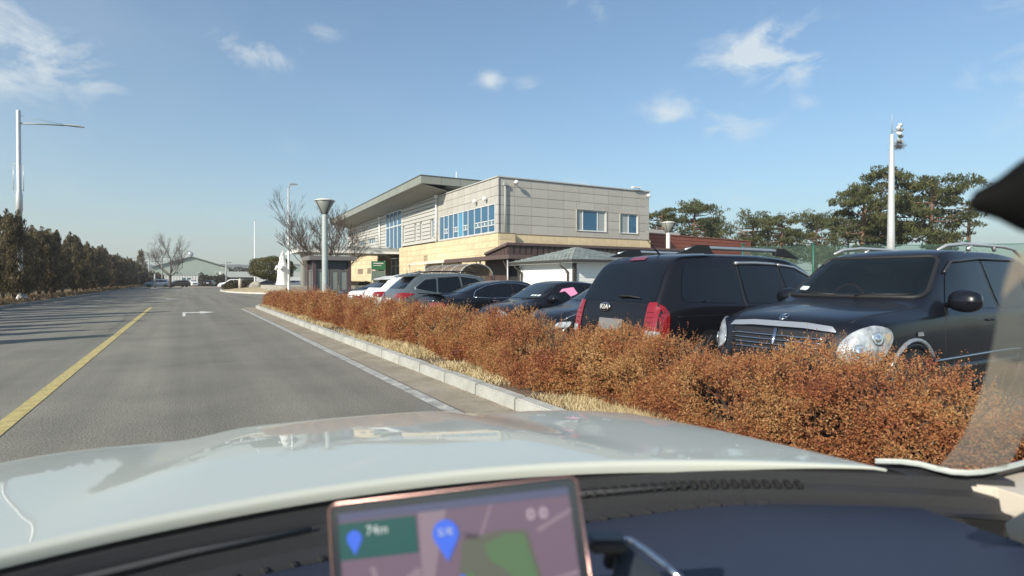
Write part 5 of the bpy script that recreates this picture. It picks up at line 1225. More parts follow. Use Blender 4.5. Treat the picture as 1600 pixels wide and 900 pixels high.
# --- saloons
def sedan(name, y_, x0, nose, color, label, L_=4.6, W_=.91, H_=1.44, cat='car', lines=True, fast=0, chrome=None):
    loc, rz = put(y_, x0, L_, nose); f = L_ / 4.6
    c = Car(name, L_, [(0, .55), (.03, .80), (.08, 1.00), (.18, 1.06), (.75 * f, 1.10), (1.1 * f, 1.22), (1.55 * f, 1.38), (2.0 * f, H_ - .01), (2.5 * f, H_), (2.85 * f, H_ - .05), (3.15 * f, 1.22), (3.5 * f, 1.02), (3.65 * f, .97), (4.1 * f, .90), (4.4 * f, .80), (4.54 * f, .66), (L_, .5)],
            [(0, .5), (.08, .88), (.5, .95), (2 * f, .94), (3.4 * f, .90), (4.2 * f, .80), (L_, .42)], [(0, .68 * W_ / .91), (.06, .78 * W_ / .91), (.2, .85 * W_ / .91), (.6, .90 * W_ / .91), (2.2, W_), (3.6 * f, W_ - .01), (4.2 * f, W_ - .07), (4.45 * f, W_ - .18), (L_, W_ - .36)],
            [(0, .5), (.6, .66), (1.1 * f, .62), (2 * f, .60), (3 * f, .60), (3.5 * f, .66), (L_, .35)], .20, color, label, cat, loc, rz)
    return c
c = sedan('compact_saloon', 11.95, 5.95, True, m_black, 'black saloon facing the road with a pink card in its side window', L_=4.5, W_=.88, H_=1.44)
c.patch('windscreen', [(-.56, 1.36), (.56, 1.36), (.70, 1.03), (-.70, 1.03)], 'F', m_tint2, r=.06); c.patch('rear_window', [(-.6, 1.15), (.6, 1.15), (.5, 1.36), (-.5, 1.36)], 'B', m_tint)
c.both('window', [(1.0, .99), (1.95, .97), (1.98, 1.335), (1.5, 1.27)], m_tint, r=.04); c.both('window', [(2.03, .97), (3.22, .96), (2.85, 1.20), (2.6, 1.30), (2.05, 1.34)], m_tint, r=.04)
c.patch('pink_card', [(2.28, 1.13), (2.5, 1.06), (2.62, 1.19), (2.78, 1.16), (2.68, 1.24), (2.35, 1.28)], 'L', mat('pink_card', (.85, .30, .50), .6), off=.011, r=.01, step=.05)
c.patch('pink_card', [(2.28, 1.13), (2.5, 1.06), (2.62, 1.19), (2.78, 1.16), (2.68, 1.24), (2.35, 1.28)], 'R', MATS['pink_card'], off=.011, r=.01, step=.05)
for k in range(3): c.patch('sticker', [(.30 + k * .11, 1.07), (.38 + k * .11, 1.07), (.38 + k * .11, 1.105), (.30 + k * .11, 1.105)], 'F', MATS['sticker'], off=.014, r=.01, step=.05)
for v, g in (('L', 1), ('R', -1)):
    c.patch('headlamp', [(3.95, .82), (4.15, .76), (4.40, .60), (4.40, .70), (4.2, .80)], v, m_lens, off=.012, r=.02, step=.05)
    c.patch('headlamp', [(g * .44, .58), (g * .74, .60), (g * .76, .70), (g * .5, .68)][::g], 'F', m_lens, off=.012, r=.03, step=.05)
c.patch('grille', [(-.42, .50), (.42, .50), (.45, .66), (-.45, .66)], 'F', m_rub, r=.05); c.seam([(2.0, .3), (2.0, 1.34)]); c.seam([(3.12, .3), (3.16, .95)]); c.handle(2.2, .86); c.handle(1.2, .87); c.mirror(3.05, .98, size=(.13, .12, .075)); c.wheels(.95, 3.6, .32)
b = MB(); p, _ = c.hit((.1, 1.02), 'F'); q, _ = c.hit((.62, 1.04), 'F'); o_ = Vector((.03, 0, .01)); b.tube([p + o_, q + o_], .01, 5); b.build('wiper', m_rub, c.t)
# dark low saloon between minivan and black saloon, nose to the road
c = sedan('dark_saloon', 9.25, 5.75, True, m_black2, 'low blue-black saloon of which only the bonnet shows left of the minivan', L_=4.8, W_=.92, H_=1.44)
c.patch('windscreen', [(-.58, 1.36), (.58, 1.36), (.72, 1.05), (-.72, 1.05)], 'F', m_tint2, r=.06); c.both('window', [(1.05, 1.0), (2.05, .97), (2.08, 1.335), (1.6, 1.27)], m_tint, r=.04); c.both('window', [(2.13, .97), (3.35, .97), (3.0, 1.2), (2.7, 1.30), (2.15, 1.34)], m_tint, r=.04)
c.patch('rear_window', [(-.6, 1.15), (.6, 1.15), (.5, 1.36), (-.5, 1.36)], 'B', m_tint)
for g in (1, -1): c.patch('headlamp', [(g * .48, .56), (g * .76, .60), (g * .78, .70), (g * .52, .68)][::g], 'F', m_lens, off=.012, r=.03, step=.05)
c.patch('grille', [(-.4, .46), (.4, .46), (.42, .66), (-.42, .66)], 'F', m_rub, r=.05)
for g in (.35, -.35): c.strip('bonnet_crease', [(3.75, g * 1.7), (4.2, g * 1.5), (4.55, g * 1.1)], 'T', .006, m_black2, .0)
c.strip('bonnet_seam', [(3.72, .80), (4.2, .74), (4.55, .58)], 'T', .005, m_silver); c.strip('bonnet_seam', [(3.72, -.80), (4.2, -.74), (4.55, -.58)], 'T', .005, m_silver)
c.mirror(3.2, 1.0); c.wheels(1.0, 3.8, .33)
# saloon with the chrome window arc, rear to the road
c = sedan('dark_saloon', 14.55, 5.5, False, m_black2, 'dark saloon parked rear to the road with a bright chrome arc round its side windows', L_=4.85, W_=.93, H_=1.46)
WA = [(1.12, 1.01), (1.25, 1.16), (1.6, 1.30), (2.05, 1.37), (2.6, 1.365), (2.9, 1.30), (3.35, 1.03), (3.45, .98)]
c.both('window', [(1.12, .99), (1.55, .985), (1.50, 1.27), (1.25, 1.16)], m_tint, r=.02); c.both('window', [(1.60, .985), (2.34, .98), (2.30, 1.365), (1.95, 1.35), (1.55, 1.28)], m_tint, r=.02); c.both('window', [(2.40, .98), (3.42, .98), (3.2, 1.12), (2.9, 1.28), (2.6, 1.355), (2.38, 1.365)], m_tint, r=.03)
for v in 'LR': c.strip('chrome_arc', [(1.12, 1.0)] + WA[1:] + [(3.42, .965), (1.6, .965)], v, .016, m_chrome, .006, True, r=.06)
c.patch('rear_window', [(-.66, 1.12), (.66, 1.12), (.52, 1.38), (-.52, 1.38)], 'B', m_tint, r=.05)
for v, g in (('L', 1), ('R', -1)):
    c.patch('tail_lamp', [(g * .42, .74), (g * .80, .74), (g * .80, .88), (g * .42, .86)][::g], 'B', m_tail, off=.010, r=.02, step=.05); c.patch('tail_lamp', [(.05, .74), (.34, .76), (.28, .86), (.08, .88)], v, m_tail, off=.01, r=.02, step=.05)
    c.patch('reversing_lamp', [(g * .56, .70), (g * .72, .70), (g * .72, .76), (g * .56, .76)][::g], 'B', m_lens, off=.016, r=.01, step=.05)
c.strip('boot_trim', [(-.6, .91), (.6, .91)], 'B', .012, m_chrome, .004); c.patch('number_plate', [(-.26, .66), (.26, .66), (.26, .78), (-.26, .78)], 'B', m_plate, off=.01, r=.01)
c.seam([(2.37, .3), (2.37, 1.36)]); c.handle(1.75, .90, m_chrome); c.handle(2.7, .89, m_chrome); c.mirror(3.3, 1.0); c.wheels(1.0, 3.9, .34)
b = MB(); b.add([(.16, -.7, 1.07), (.16, .7, 1.07), (.40, .7, 1.09), (.40, -.7, 1.09), (.12, -.68, 1.10), (.12, .68, 1.10)], [(0, 1, 5, 4), (4, 5, 2, 3), (0, 4, 3), (1, 2, 5)]); b.build('boot_lip', m_black2, c.t)

# --- estates / SUVs
def suv(name, y_, x0, nose, color, label, L_=4.7, W_=.94, H_=1.68, far=False, cat='car', rzx=None, locx=None, group=None):
    loc, rz = put(y_, x0, L_, nose)
    if locx: loc, rz = locx, rzx
    c = Car(name, L_, [(0, .58), (.04, .85), (.10, 1.06), (.22, 1.18), (.50, 1.44), (.72, H_ - .08), (.95, H_ - .03), (1.9, H_), (2.5, H_ - .02), (2.85, H_ - .10), (3.45, 1.16), (3.65, 1.08), (4.1, 1.02), (4.4, .93), (4.55, .8), (L_, .55)],
            [(0, .55), (.1, .95), (.5, 1.05), (2, 1.01), (3.5, .97), (4.2, .90), (L_, .48)], [(0, .78), (.06, .86), (.2, .91), (.5, .94), (1, W_), (3.9, W_ - .01), (4.3, W_ - .07), (4.55, W_ - .2), (L_, W_ - .36)],
            [(0, .6), (.22, .74), (.7, .66), (2.5, .64), (3.5, .72), (L_, .4)], .24, color, label, cat, loc, rz, group, sub=1 if far else 2)
    c.both('window', [(.62, 1.22), (1.0, 1.10), (1.25, 1.09), (1.3, 1.50), (.95, 1.46)], m_tint, r=.04); c.both('window', [(1.30, 1.085), (2.1, 1.06), (2.05, 1.56), (1.36, 1.52)], m_tint, r=.03); c.both('window', [(2.16, 1.06), (3.3, 1.04), (2.9, 1.33), (2.62, 1.50), (2.12, 1.56)], m_tint, r=.03)
    c.patch('rear_window', [(-.72, 1.20), (.72, 1.20), (.58, 1.56), (-.58, 1.56)], 'B', m_tint, r=.06); c.patch('windscreen', [(-.6, 1.54), (.6, 1.54), (.74, 1.20), (-.74, 1.20)], 'F', m_tint2, r=.05)
    for v, g in (('L', 1), ('R', -1)):
        c.patch('tail_lamp', [(g * .50, .94), (g * .90, .92), (g * .90, 1.08), (g * .55, 1.06)][::g], 'B', m_tail, off=.012, r=.03, step=.06); c.patch('tail_lamp', [(.03, .90), (.20, .90), (.55, 1.05), (.40, 1.08), (.08, 1.08)], v, m_tail, off=.012, r=.02, step=.06)
        c.patch('headlamp', [(4.1, .90), (4.45, .72), (4.5, .82), (4.25, .92)], v, m_lens, off=.01, r=.02); c.patch('headlamp', [(g * .48, .70), (g * .80, .72), (g * .80, .84), (g * .5, .80)][::g], 'F', m_lens, off=.01, r=.03)
    c.patch('grille', [(-.42, .55), (.42, .55), (.45, .82), (-.45, .82)], 'F', m_rub, r=.05); c.patch('number_plate', [(-.26, .76), (.26, .76), (.26, .92), (-.26, .92)], 'B', m_plate, off=.012, r=.01)
    c.seam([(2.13, .4), (2.13, 1.56)]); c.mirror(3.3, 1.06); c.wheels(.95, 3.72, .36); c.strip('lower_moulding', [(1.4, .38), (3.3, .36)], 'L', .035, m_rub, 0); c.strip('lower_moulding', [(1.4, .38), (3.3, .36)], 'R', .035, m_rub, 0)
    b = MB(); b.add([(.42, -.56, H_ - .10), (.42, .56, H_ - .10), (.85, .6, H_ - .0), (.85, -.6, H_ - .0), (.44, -.56, H_ - .13), (.44, .56, H_ - .13), (.85, .6, H_ - .10), (.85, -.6, H_ - .10)], [(0, 1, 2, 3), (7, 6, 5, 4), (0, 4, 5, 1), (1, 5, 6, 2), (3, 2, 6, 7), (3, 7, 4, 0)]); b.build('spoiler', color, c.t)
    return c
c = suv('grey_suv', 16.85, 5.25, False, m_gray, 'slate grey metallic SUV parked rear to the road with slanting red tail lamps')
for v in 'LR': c.strip('window_chrome', [(.58, 1.20), (1.3, 1.06), (2.3, 1.035), (3.34, 1.02)], v, .008, m_silver, .008); c.strip('window_chrome', [(.58, 1.22), (.95, 1.49), (1.35, 1.55), (2.1, 1.59)], v, .008, m_silver, .008)
c.handle(1.55, 1.0, m_silver); c.handle(2.4, .98, m_silver)
b = MB(); b.add([(.95, -.02, 1.66), (1.2, -.02, 1.68), (1.02, 0, 1.76), (.95, .02, 1.66), (1.2, .02, 1.68)], [(0, 1, 2), (4, 3, 2), (0, 2, 3), (1, 4, 2)]); b.build('shark_fin', m_gray, c.t)
for g in (-.56, .56): b = MB(); b.tube([(.95, g, 1.67), (1.2, g, 1.72), (2.4, g, 1.73), (2.7, g, 1.67)], .018, 6); b.build('roof_rail', m_rub, c.t)
c = suv('white_suv', 19.3, 5.3, False, m_pearl, 'white SUV parked rear to the road close behind the grey one', L_=4.4, H_=1.60)
b = MB(); b.tube([(.42, -.15, 1.2), (.36, .3, 1.22)], .015, 5); b.build('rear_wiper', m_rub, c.t)
c = sedan('white_saloon', 21.8, 5.35, False, m_pearl, 'white coupe-roofed saloon parked rear to the road with thin joined tail lamps', L_=4.85, W_=.93, H_=1.44)
c.patch('rear_window', [(-.6, 1.12), (.6, 1.12), (.5, 1.36), (-.5, 1.36)], 'B', m_tint, r=.05); c.both('window', [(1.15, 1.02), (2.2, .98), (2.2, 1.34), (1.6, 1.27)], m_tint, r=.04); c.both('window', [(2.26, .98), (3.45, .97), (2.95, 1.26), (2.28, 1.34)], m_tint, r=.04)
c.strip('light_bar', [(-.75, .86), (-.3, .88), (.3, .88), (.75, .86)], 'B', .014, m_tail2, .006)
for v, g in (('L', 1), ('R', -1)): c.patch('tail_lamp', [(g * .46, .80), (g * .80, .70), (g * .80, .88), (g * .46, .90)][::g], 'B', m_tail2, off=.01, r=.02, step=.05); c.patch('tail_lamp', [(.04, .68), (.14, .68), (.55, .93), (.10, .90)], v, m_tail2, off=.01, r=.02, step=.05)
c.mirror(3.3, 1.0); c.wheels(1.0, 3.9, .34)
c = sedan('black_saloon', 24.4, 5.55, False, m_black, 'black sloping-roofed saloon, farthest of the parked row, beside the booth', L_=4.9, W_=.93, H_=1.45)
c.patch('rear_window', [(-.6, 1.12), (.6, 1.12), (.5, 1.36), (-.5, 1.36)], 'B', m_tint, r=.05); c.both('window', [(1.15, 1.02), (2.2, .98), (2.2, 1.34), (1.6, 1.27)], m_tint, r=.04); c.both('window', [(2.26, .98), (3.45, .97), (2.95, 1.26), (2.28, 1.34)], m_tint, r=.04)
for v, g in (('L', 1), ('R', -1)): c.patch('tail_lamp', [(g * .46, .80), (g * .80, .76), (g * .80, .88), (g * .46, .90)][::g], 'B', m_tail2, off=.01, r=.02, step=.05); c.patch('tail_lamp', [(.04, .76), (.2, .78), (.5, .9), (.10, .88)], v, m_tail2, off=.01, r=.02, step=.05)
c.mirror(3.3, 1.0); c.wheels(1.0, 3.9, .34)
c = suv('white_van', 0, 0, False, m_pearl, 'white tall estate whose roof shows beyond the row of parked cars', locx=(8.4, 27.2, 0), rzx=0, L_=4.7, H_=1.74)
# far ones
suv('white_estate', 0, 0, False, m_pearl, 'white estate turned side-on beyond the junction behind the dark shrub', locx=(9.8, 116.5, 0), rzx=R(175), far=True)
suv('blue_estate', 0, 0, False, m_bluec, 'blue-silver estate side-on at the left beyond the lawn island', locx=(-2.4, 134, 0), rzx=R(178), far=True)
suv('brown_car', 0, 0, False, m_brownc, 'dark brown hatchback parked against the blue-silver estate', locx=(.8, 144, 0), rzx=R(205), far=True, H_=1.5)
suv('white_hatchback', 0, 0, False, m_pearl, 'small white hatchback seen from the front by the container office', locx=(1.2, 160, 0), rzx=R(-80), far=True, H_=1.55)
suv('black_hatchback', 0, 0, False, m_black, 'black hatchback seen from the rear before the far bushes', locx=(4.5, 150, 0), rzx=R(75), far=True, H_=1.5)
suv('black_estate', 0, 0, False, m_black, 'black car behind the lawn beyond the white flagpole', locx=(16, 118, 0), rzx=R(170), far=True, H_=1.5)
suv('silver_car', 0, 0, False, m_silver, 'silver car behind the round green tree left of the statue', locx=(17.5, 104, 0), rzx=R(190), far=True, H_=1.45)
# ------------------------------------------------------------------ hedge and grass
m_hedge = leafmat('hedge_leaf', [(.15, .045, .032), (.30, .10, .048), (.47, .21, .085), (.42, .26, .11), (.66, .42, .20)], 2.3, .35, .6)
m_grass = leafmat('dry_grass', [(.38, .29, .15), (.56, .45, .26), (.68, .58, .36)], 2, .25)
def hedge_top(y):
    return .79 + .085 * np.sin(y * 2.6 + .5) + 0 + .05 * np.sin(y * 1.7) + .04 * np.sin(y * .63 + 1) + .03 * np.sin(y * 4.1) - .12 * np.clip((y - 24) / 10, 0, 1)
def hedge(y0, y1, per_m, leaf, seed):
    """sprigs standing out of a lumpy shell: stem direction, small leaves along it"""
    np.random.seed(seed); n = int((y1 - y0) * per_m)
    y = np.random.uniform(y0, y1, n); a = np.random.uniform(-.42, 1.0, n) * PI * .5 * 1.05     # 0 = outwards horizontally
    side = np.where(np.random.rand(n) < .78, -1, 1)
    H = hedge_top(y); cx_ = 4.36 + .06 * np.sin(y * .9) - .06 * np.exp(-(y / 2.6) ** 4); wx = .66 + .14 * np.exp(-(y / 2.7) ** 4) + .05 * np.exp(-((y - 3) / 3) ** 2) + .07 * np.sin(y * 2.3) + .05 * np.sin(y * .8 + 2)
    gap = np.sin(y * 1.05 + .6) * .5 + np.sin(y * 2.7) * .3
    u = np.clip(np.sin(a), -1, 1); zc = H * .52
    X = cx_ + side * np.cos(a) ** .7 * (wx + .05 * gap); Z = zc + u * (H - zc)
    P = np.stack([X, y, Z], 1)
    lump = noise3(P, 2.6, 77) * .22 + noise3(P, 7, 78) * .11
    N = np.stack([side * np.cos(a), np.random.normal(0, .25, n), np.maximum(u, -.2) + .45], 1) + np.random.normal(0, .35, (n, 3)); N /= np.linalg.norm(N, axis=1)[:, None]
    keep = noise3(P, 5.5, 79) + noise3(P, 14, 80) * .6 + np.random.normal(0, .25, n) > -.38
    P, N, lump, n = P[keep], N[keep], lump[keep], int(keep.sum())
    depth = -np.abs(np.random.normal(0, .12, n)); P = P + N * (lump + depth)[:, None]
    P[:, 2] = np.maximum(P[:, 2], .06)
    k = 9; ln = leaf * np.random.uniform(2.5, 5.5, n) * np.where(np.random.rand(n) < .10, 2.2, 1)
    t = (np.arange(k) / (k - 1))[None, :]
    C = P[:, None, :] + N[:, None, :] * (ln[:, None] * t)[:, :, None]
    D = rdirs(n * k).reshape(n, k, 3) + N[:, None, :] * .9; D /= np.linalg.norm(D, axis=2)[:, :, None]
    S_ = leaf * np.random.uniform(.6, 1.15, (n, k)) * (1.1 - .45 * t)
    C = C + D * (S_ * .8)[:, :, None]; B = np.cross(D, rdirs(n * k).reshape(n, k, 3)); B /= (np.linalg.norm(B, axis=2)[:, :, None] + 1e-6)
    return C.reshape(-1, 3), (D * S_[:, :, None] * .75).reshape(-1, 3), (B * S_[:, :, None] * .36).reshape(-1, 3)
def merged(name, parts_, m, parent):
    C, A, B = (np.concatenate([p[i] for p in parts_]) for i in range(3))
    return inst(name, leaf_mesh(name, C.astype(np.float32), A.astype(np.float32), B.astype(np.float32), m), parent)
hg = thing('hedge', (0, 0, 0), 0, 'long russet and orange winter hedge between the kerb and the parked cars', 'hedge')
merged('foliage', [hedge(.2, 4.5, 5600, .0165, 1), hedge(4.5, 9, 4000, .020, 2), hedge(9, 17, 2200, .028, 3), hedge(17, 32.6, 1000, .042, 4)], m_hedge, hg)['kind'] = 'stuff'
# inner wood: stems and twigs
b = MB(); rd = random.Random(3); y = .3
while y < 32.5:
    x = 4.38 + rd.uniform(-.4, .4); p = Vector((x, y, .1)); 
    for k in range(5):
        a = rd.uniform(0, 6.28); q = p + Vector((.3 * math.cos(a), .22 * math.sin(a), rd.uniform(.35, .62))); b.tube([p, p.lerp(q, .5) + Vector((rd.uniform(-.05, .05), 0, .03)), q], [.012, .009, .004], 4, False)
        for j in range(2):
            r2 = q + Vector((rd.uniform(-.15, .15), rd.uniform(-.15, .15), rd.uniform(.05, .18))); b.tube([p.lerp(q, .6), r2], [.006, .003], 3, False)
    y += rd.uniform(.12, .26)
for k in range(900):
    y = rd.uniform(.3, 20) ** 1.0; x = 4.38 + rd.uniform(-.65, .6); z0_ = float(hedge_top(np.array([y]))[0]) - .22 - rd.uniform(0, .25) * (x < 4.3); d = Vector((rd.uniform(-.35, .25), rd.uniform(-.3, .3), 1)).normalized()
    p = Vector((x, y, z0_)); q = p + d * rd.uniform(.16, .42); b.tube([p, p.lerp(q, .5) + Vector((rd.uniform(-.02, .02), rd.uniform(-.02, .02), 0)), q], [.003, .0025, .0012], 3, False)
b.build('stems', m_twig, hg)['kind'] = 'stuff'
# shaded heart of old dead leaves
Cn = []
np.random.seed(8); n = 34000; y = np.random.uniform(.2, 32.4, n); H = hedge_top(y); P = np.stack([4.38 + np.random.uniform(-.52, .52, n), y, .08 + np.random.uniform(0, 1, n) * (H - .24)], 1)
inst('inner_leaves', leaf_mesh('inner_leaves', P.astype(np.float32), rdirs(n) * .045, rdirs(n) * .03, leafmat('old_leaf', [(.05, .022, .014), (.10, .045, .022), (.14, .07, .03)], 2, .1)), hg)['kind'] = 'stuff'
# dry grass along the kerb
def grass(n, y0, y1, x0, x1, h, w, seed, clump=1.0):
    np.random.seed(seed); y = np.random.uniform(y0, y1, n); x = np.random.uniform(x0, x1, n)
    dn = np.sin(y * 1.9 + .4) * .5 + np.sin(y * 4.3 + x * 3) * .35 + np.sin(y * .7) * .4 + np.random.normal(0, .3, n)
    keep = dn > -.15 * clump; x, y, dn = x[keep], y[keep], dn[keep]; n = len(x)
    hh = h * np.random.uniform(.4, 1.15, n) * np.clip(.5 + dn * .6, .3, 1.2)
    lean = np.random.normal(0, .5, (n, 2)) * hh[:, None]
    base = np.stack([x, y, np.full(n, .12)], 1); tip = base + np.stack([lean[:, 0], lean[:, 1], hh], 1)
    A = (tip - base) / 2; s = np.cross(A, rdirs(n)); s /= (np.linalg.norm(s, axis=1)[:, None] + 1e-6)
    return (base + tip) / 2, A, s * w
o = merged('dry_grass', [grass(26000, 2.3, 6, KX + .18, 4.05, .15, .0035, 1), grass(22000, 6, 14, KX + .18, 4.05, .14, .006, 2), grass(14000, 14, 33, KX + .18, 4.1, .13, .011, 3)], m_grass, None); tag(o, kind='stuff', label='pale dry grass tufts between the kerb stones and the hedge')
o = merged('verge_grass', [grass(30000, 30, 120, -11.8, -8.3, .28, .02, 5), grass(5000, 90, 170, -12, -8.3, .35, .05, 6)], leafmat('verge_litter', [(.14, .09, .05), (.24, .17, .10), (.34, .27, .16)], 1, .2), None); tag(o, kind='stuff', label='dead grass and litter under the left conifers')
np.random.seed(12); n = 2500; P = np.stack([np.random.choice([1, 0], n) * 0 + KX - np.abs(np.random.normal(0, .16, n)), np.random.uniform(2, 33, n), np.full(n, .012)], 1); A = rdirs(n) * .012; A[:, 2] *= .3; B_ = rdirs(n) * .007; B_[:, 2] *= .3
inst('leaf_litter', leaf_mesh('leaf_litter', P.astype(np.float32), A, B_, MATS['verge_litter']))['kind'] = 'stuff'
# ------------------------------------------------------------------ the car the picture is taken from
OWN_TH = .144
own = thing('white_car', (0, 0, 0), -OWN_TH, 'white car whose long bonnet, dashboard and windscreen fill the foreground', 'car')
A0 = .19; HW = 1.03                                   # its centre line and half width, in its own frame
m_ownp = mat('own_white_paint', (.50, .52, .465), .42, coat=.75, spec=.4)
m_trimb = mat('cowl_plastic', (.028, .028, .030), .45, bump=.1, bscale=200); m_dash = mat('dashboard_vinyl', (.024, .032, .060), .55, bump=.25, bscale=500, noise=.08, nscale=3)
def back_edge(a): return 1.145 - .275 * (a - A0) ** 2
def sm(x, a, c): t = max(0, min(1, (x - a) / (c - a))); return t * t * (3 - 2 * t)
def hood_z(a, b_):
    s = (a - A0) / HW; f = (b_ - back_edge(a)) / 1.094
    z = 1.055 - .083 * f - .030 * max(0, f) * f - .6 * max(0, f - .85) ** 2 - .01 * s * s
    ridge = .46 - .12 * f                                   # raised centre panel between two creases
    z += .016 * (1 - sm(abs(s), ridge - .10, ridge + .16)) * sm(f, -.05, .35) - .010 * sm(f, .2, 1) * (1 - sm(abs(s), .4, .7)) + .004 * math.exp(-((abs(s) - ridge) / .09) ** 2) * sm(f, -.1, .7)
    z += .020 * math.exp(-((abs(s) - .84) / .2) ** 2) * sm(f, 0, .6) * (1 if s < 0 else .4)
    z -= .8 * max(0, abs(s) - .96) ** 1.5
    return z
def hood_grid(a0, a1, na, f0, f1, nf):
    return [[(a0 + (a1 - a0) * i / na, back_edge(a0 + (a1 - a0) * i / na) + 1.094 * (f0 + (f1 - f0) * j / nf), hood_z(a0 + (a1 - a0) * i / na, back_edge(a0 + (a1 - a0) * i / na) + 1.094 * (f0 + (f1 - f0) * j / nf))) for i in range(na + 1)] for j in range(nf + 1)]
b = MB(); P = hood_grid(A0 - HW * 1.06, A0 + HW * .985, 100, 0, 1.28, 60)
lip = lambda x: 1 - .75 * sm((x - A0) / HW, .55, 1.0)
P = [[(x, y_, z - .024 * lip(x)) for x, y_, z in P[0]]] + [[(x, y_ - .004, z - .009 * lip(x)) for x, y_, z in P[0]]] + P
b.grid(P); b.build('bonnet', m_ownp, own)
for g, nm in ((-1, 'wing'), (1, 'wing')):
    b = MB(); a0, a1 = A0 + g * HW * (.99 if g > 0 else 1.065), A0 + g * HW * (1.05 if g > 0 else 1.11); P = hood_grid(a0, a1, 14, -.0, 1.28, 60)
    for row in P:
        e = row[-1]; row += [(e[0] + g * .02, e[1], e[2] - .05), (e[0] + g * .03, e[1], e[2] - .2), (e[0] + g * .02, e[1], e[2] - .55)]
    b.grid(P); b.build(nm, m_ownp, own)
b = MB(); b.add([(A0 - .9, 2.62, .2), (A0 + .9, 2.62, .2), (A0 + .85, 2.66, .75), (A0 - .85, 2.66, .75), (A0 - .9, 2.1, .2), (A0 + .9, 2.1, .2)], [(0, 1, 2, 3), (0, 4, 5, 1)]); b.build('front_bumper', m_ownp, own)
# cowl: dark panel with ribs behind the bonnet, then the gap to the dashboard
def band(b, off0, z0, off1, z1, a0=A0 - .93, a1=A0 + .95, n=60):
    b.grid([[(a0 + (a1 - a0) * i / n, back_edge(a0 + (a1 - a0) * i / n) + o_, z_ - .028 * ((a0 + (a1 - a0) * i / n - A0) / HW) ** 2) for i in range(n + 1)] for o_, z_ in ((off0, z0), (off1, z1))])
def zed(a): return .030 * sm(a, .45, .95)              # everything behind the bonnet rises a little towards the right
def band(b, off0, z0, off1, z1, a0=A0 - .99, a1=A0 + 1.22, n=60):
    b.grid([[(a0 + (a1 - a0) * i / n, back_edge(a0 + (a1 - a0) * i / n) + o_, z_ + zed(a0 + (a1 - a0) * i / n) * .5) for i in range(n + 1)] for o_, z_ in ((off0, z0), (off1, z1))])
b = MB(); band(b, .03, 1.022, -.004, 1.016); band(b, -.004, 1.016, -.008, .992); band(b, -.008, .992, -.030, .984); band(b, -.030, .984, -.034, .962); band(b, -.034, .962, -.06, .950); b.build('cowl_panel', m_trimb, own)
rb = MB()
for i in range(40):
    a = A0 + .02 + i * .021
    rb.box((a, back_edge(a) - .020, .994 + zed(a) * .5), (.010, .024, .010), M=Matrix.Rotation(-.5, 4, 'Z'))
rb.build('cowl_grille', m_rub, own)['kind'] = 'stuff'
b = MB()
for (a0, a1) in ((A0 - .10, A0 + .62), (A0 - .8, A0 - .15)):
    P = [Vector((a0 + (a1 - a0) * t, back_edge(a0 + (a1 - a0) * t) - .026, .995 + .5 * zed(a0 + (a1 - a0) * t))) for t in (0, .3, .7, 1)]; b.tube(P, [.009, .007, .006, .004], 6)
b.build('wiper', mat('wiper_grey', (.06, .06, .06), .4), own)
b = MB(); band(b, -.055, .950, -.058, .90); band(b, -.058, .90, -.10, .90); b.build('windscreen_base', m_dark, own)
# dashboard: soft flat top with a slotted defroster edge
DB = [(-.072, .925), (-.080, .952), (-.092, .960), (-.30, .962), (-.48, .950), (-.66, .90), (-.74, .80), (-.74, .55)]
b = MB(); n = 50; a0, a1 = A0 - .86, A0 + 1.0
b.grid([[(a0 + (a1 - a0) * i / n, back_edge(a0 + (a1 - a0) * i / n) + o_, z_ + zed(a0 + (a1 - a0) * i / n)) for i in range(n + 1)] for o_, z_ in DB]); b.build('dashboard', m_dash, own)
b = MB(); band(b, -.058, .952, -.074, .952, A0 - .8, A0 + .8); ds = b.build('defroster_slot', m_dark, own)
vm = MB()
for i in range(34):
    a = A0 - .78 + i * .046; vm.box((a, back_edge(a) - .068, .954 + zed(a)), (.006, .022, .008), M=Matrix.Rotation(.35, 4, 'Z'))
vm.build('defroster_fins', m_trimb, ds)['kind'] = 'stuff'
m_beige = mat('beige_trim', (.52, .47, .39), .6)
# pillars, roof, windscreen
def gp(a, b_):   # windscreen plane point (own frame), slightly curved
    t = (1.04 - b_ + (-.22) * (a - A0) ** 2) / 1.16; return Vector((a, b_, 1.0 + .66 * t))
b = MB(); gx = []
for i in range(13):
    a = A0 + (-1.0 + 2.0 * i / 12); w_ = 1 - .0
    row = []
    for j in range(11):
        t = j / 10; aa = A0 + (a - A0) * (1 - .16 * t); bb_ = (back_edge(aa) - .05) * (1 - t) + (-.10 - .10 * (aa - A0) ** 2) * t; row.append((aa, bb_, .97 + .685 * t - .012 * (abs(aa - A0) / HW) ** 2 * (1 - t)))
    gx.append(row)
b.grid(gx); ws = b.build('windscreen', glassmat('own_windscreen', (.985, .995, .99), .996, body=(.3, .3, .28), refl=(.008, .10)), own)
for g in (-1, 1):
    b = MB(); b.tube([(A0 + g * 1.06, .62, .98), (A0 + g * .98, .33, 1.27), (A0 + g * .84, -.12, 1.66), (A0 + g * .80, -.5, 1.70)], [.045, .04, .045, .05], 8); b.build('windscreen_pillar', m_beige, own)
b = MB(); b.grid([[(A0 + s_ * (.86 - .1 * abs(s_) * 0), b_, 1.70 - .05 * s_ * s_ - .03 * (b_ > -.2)) for s_ in (-1, -.6, 0, .6, 1)] for b_ in (-.10, -.35, -1.0, -2.2)]); 
b.grid([[(A0 + s_ * .86, b_, 1.665 - .05 * s_ * s_ - .03 * (b_ > -.2)) for s_ in (-1, -.6, 0, .6, 1)] for b_ in (-.10, -.35, -1.0, -2.2)]); b.build('roof', m_ownp, own)
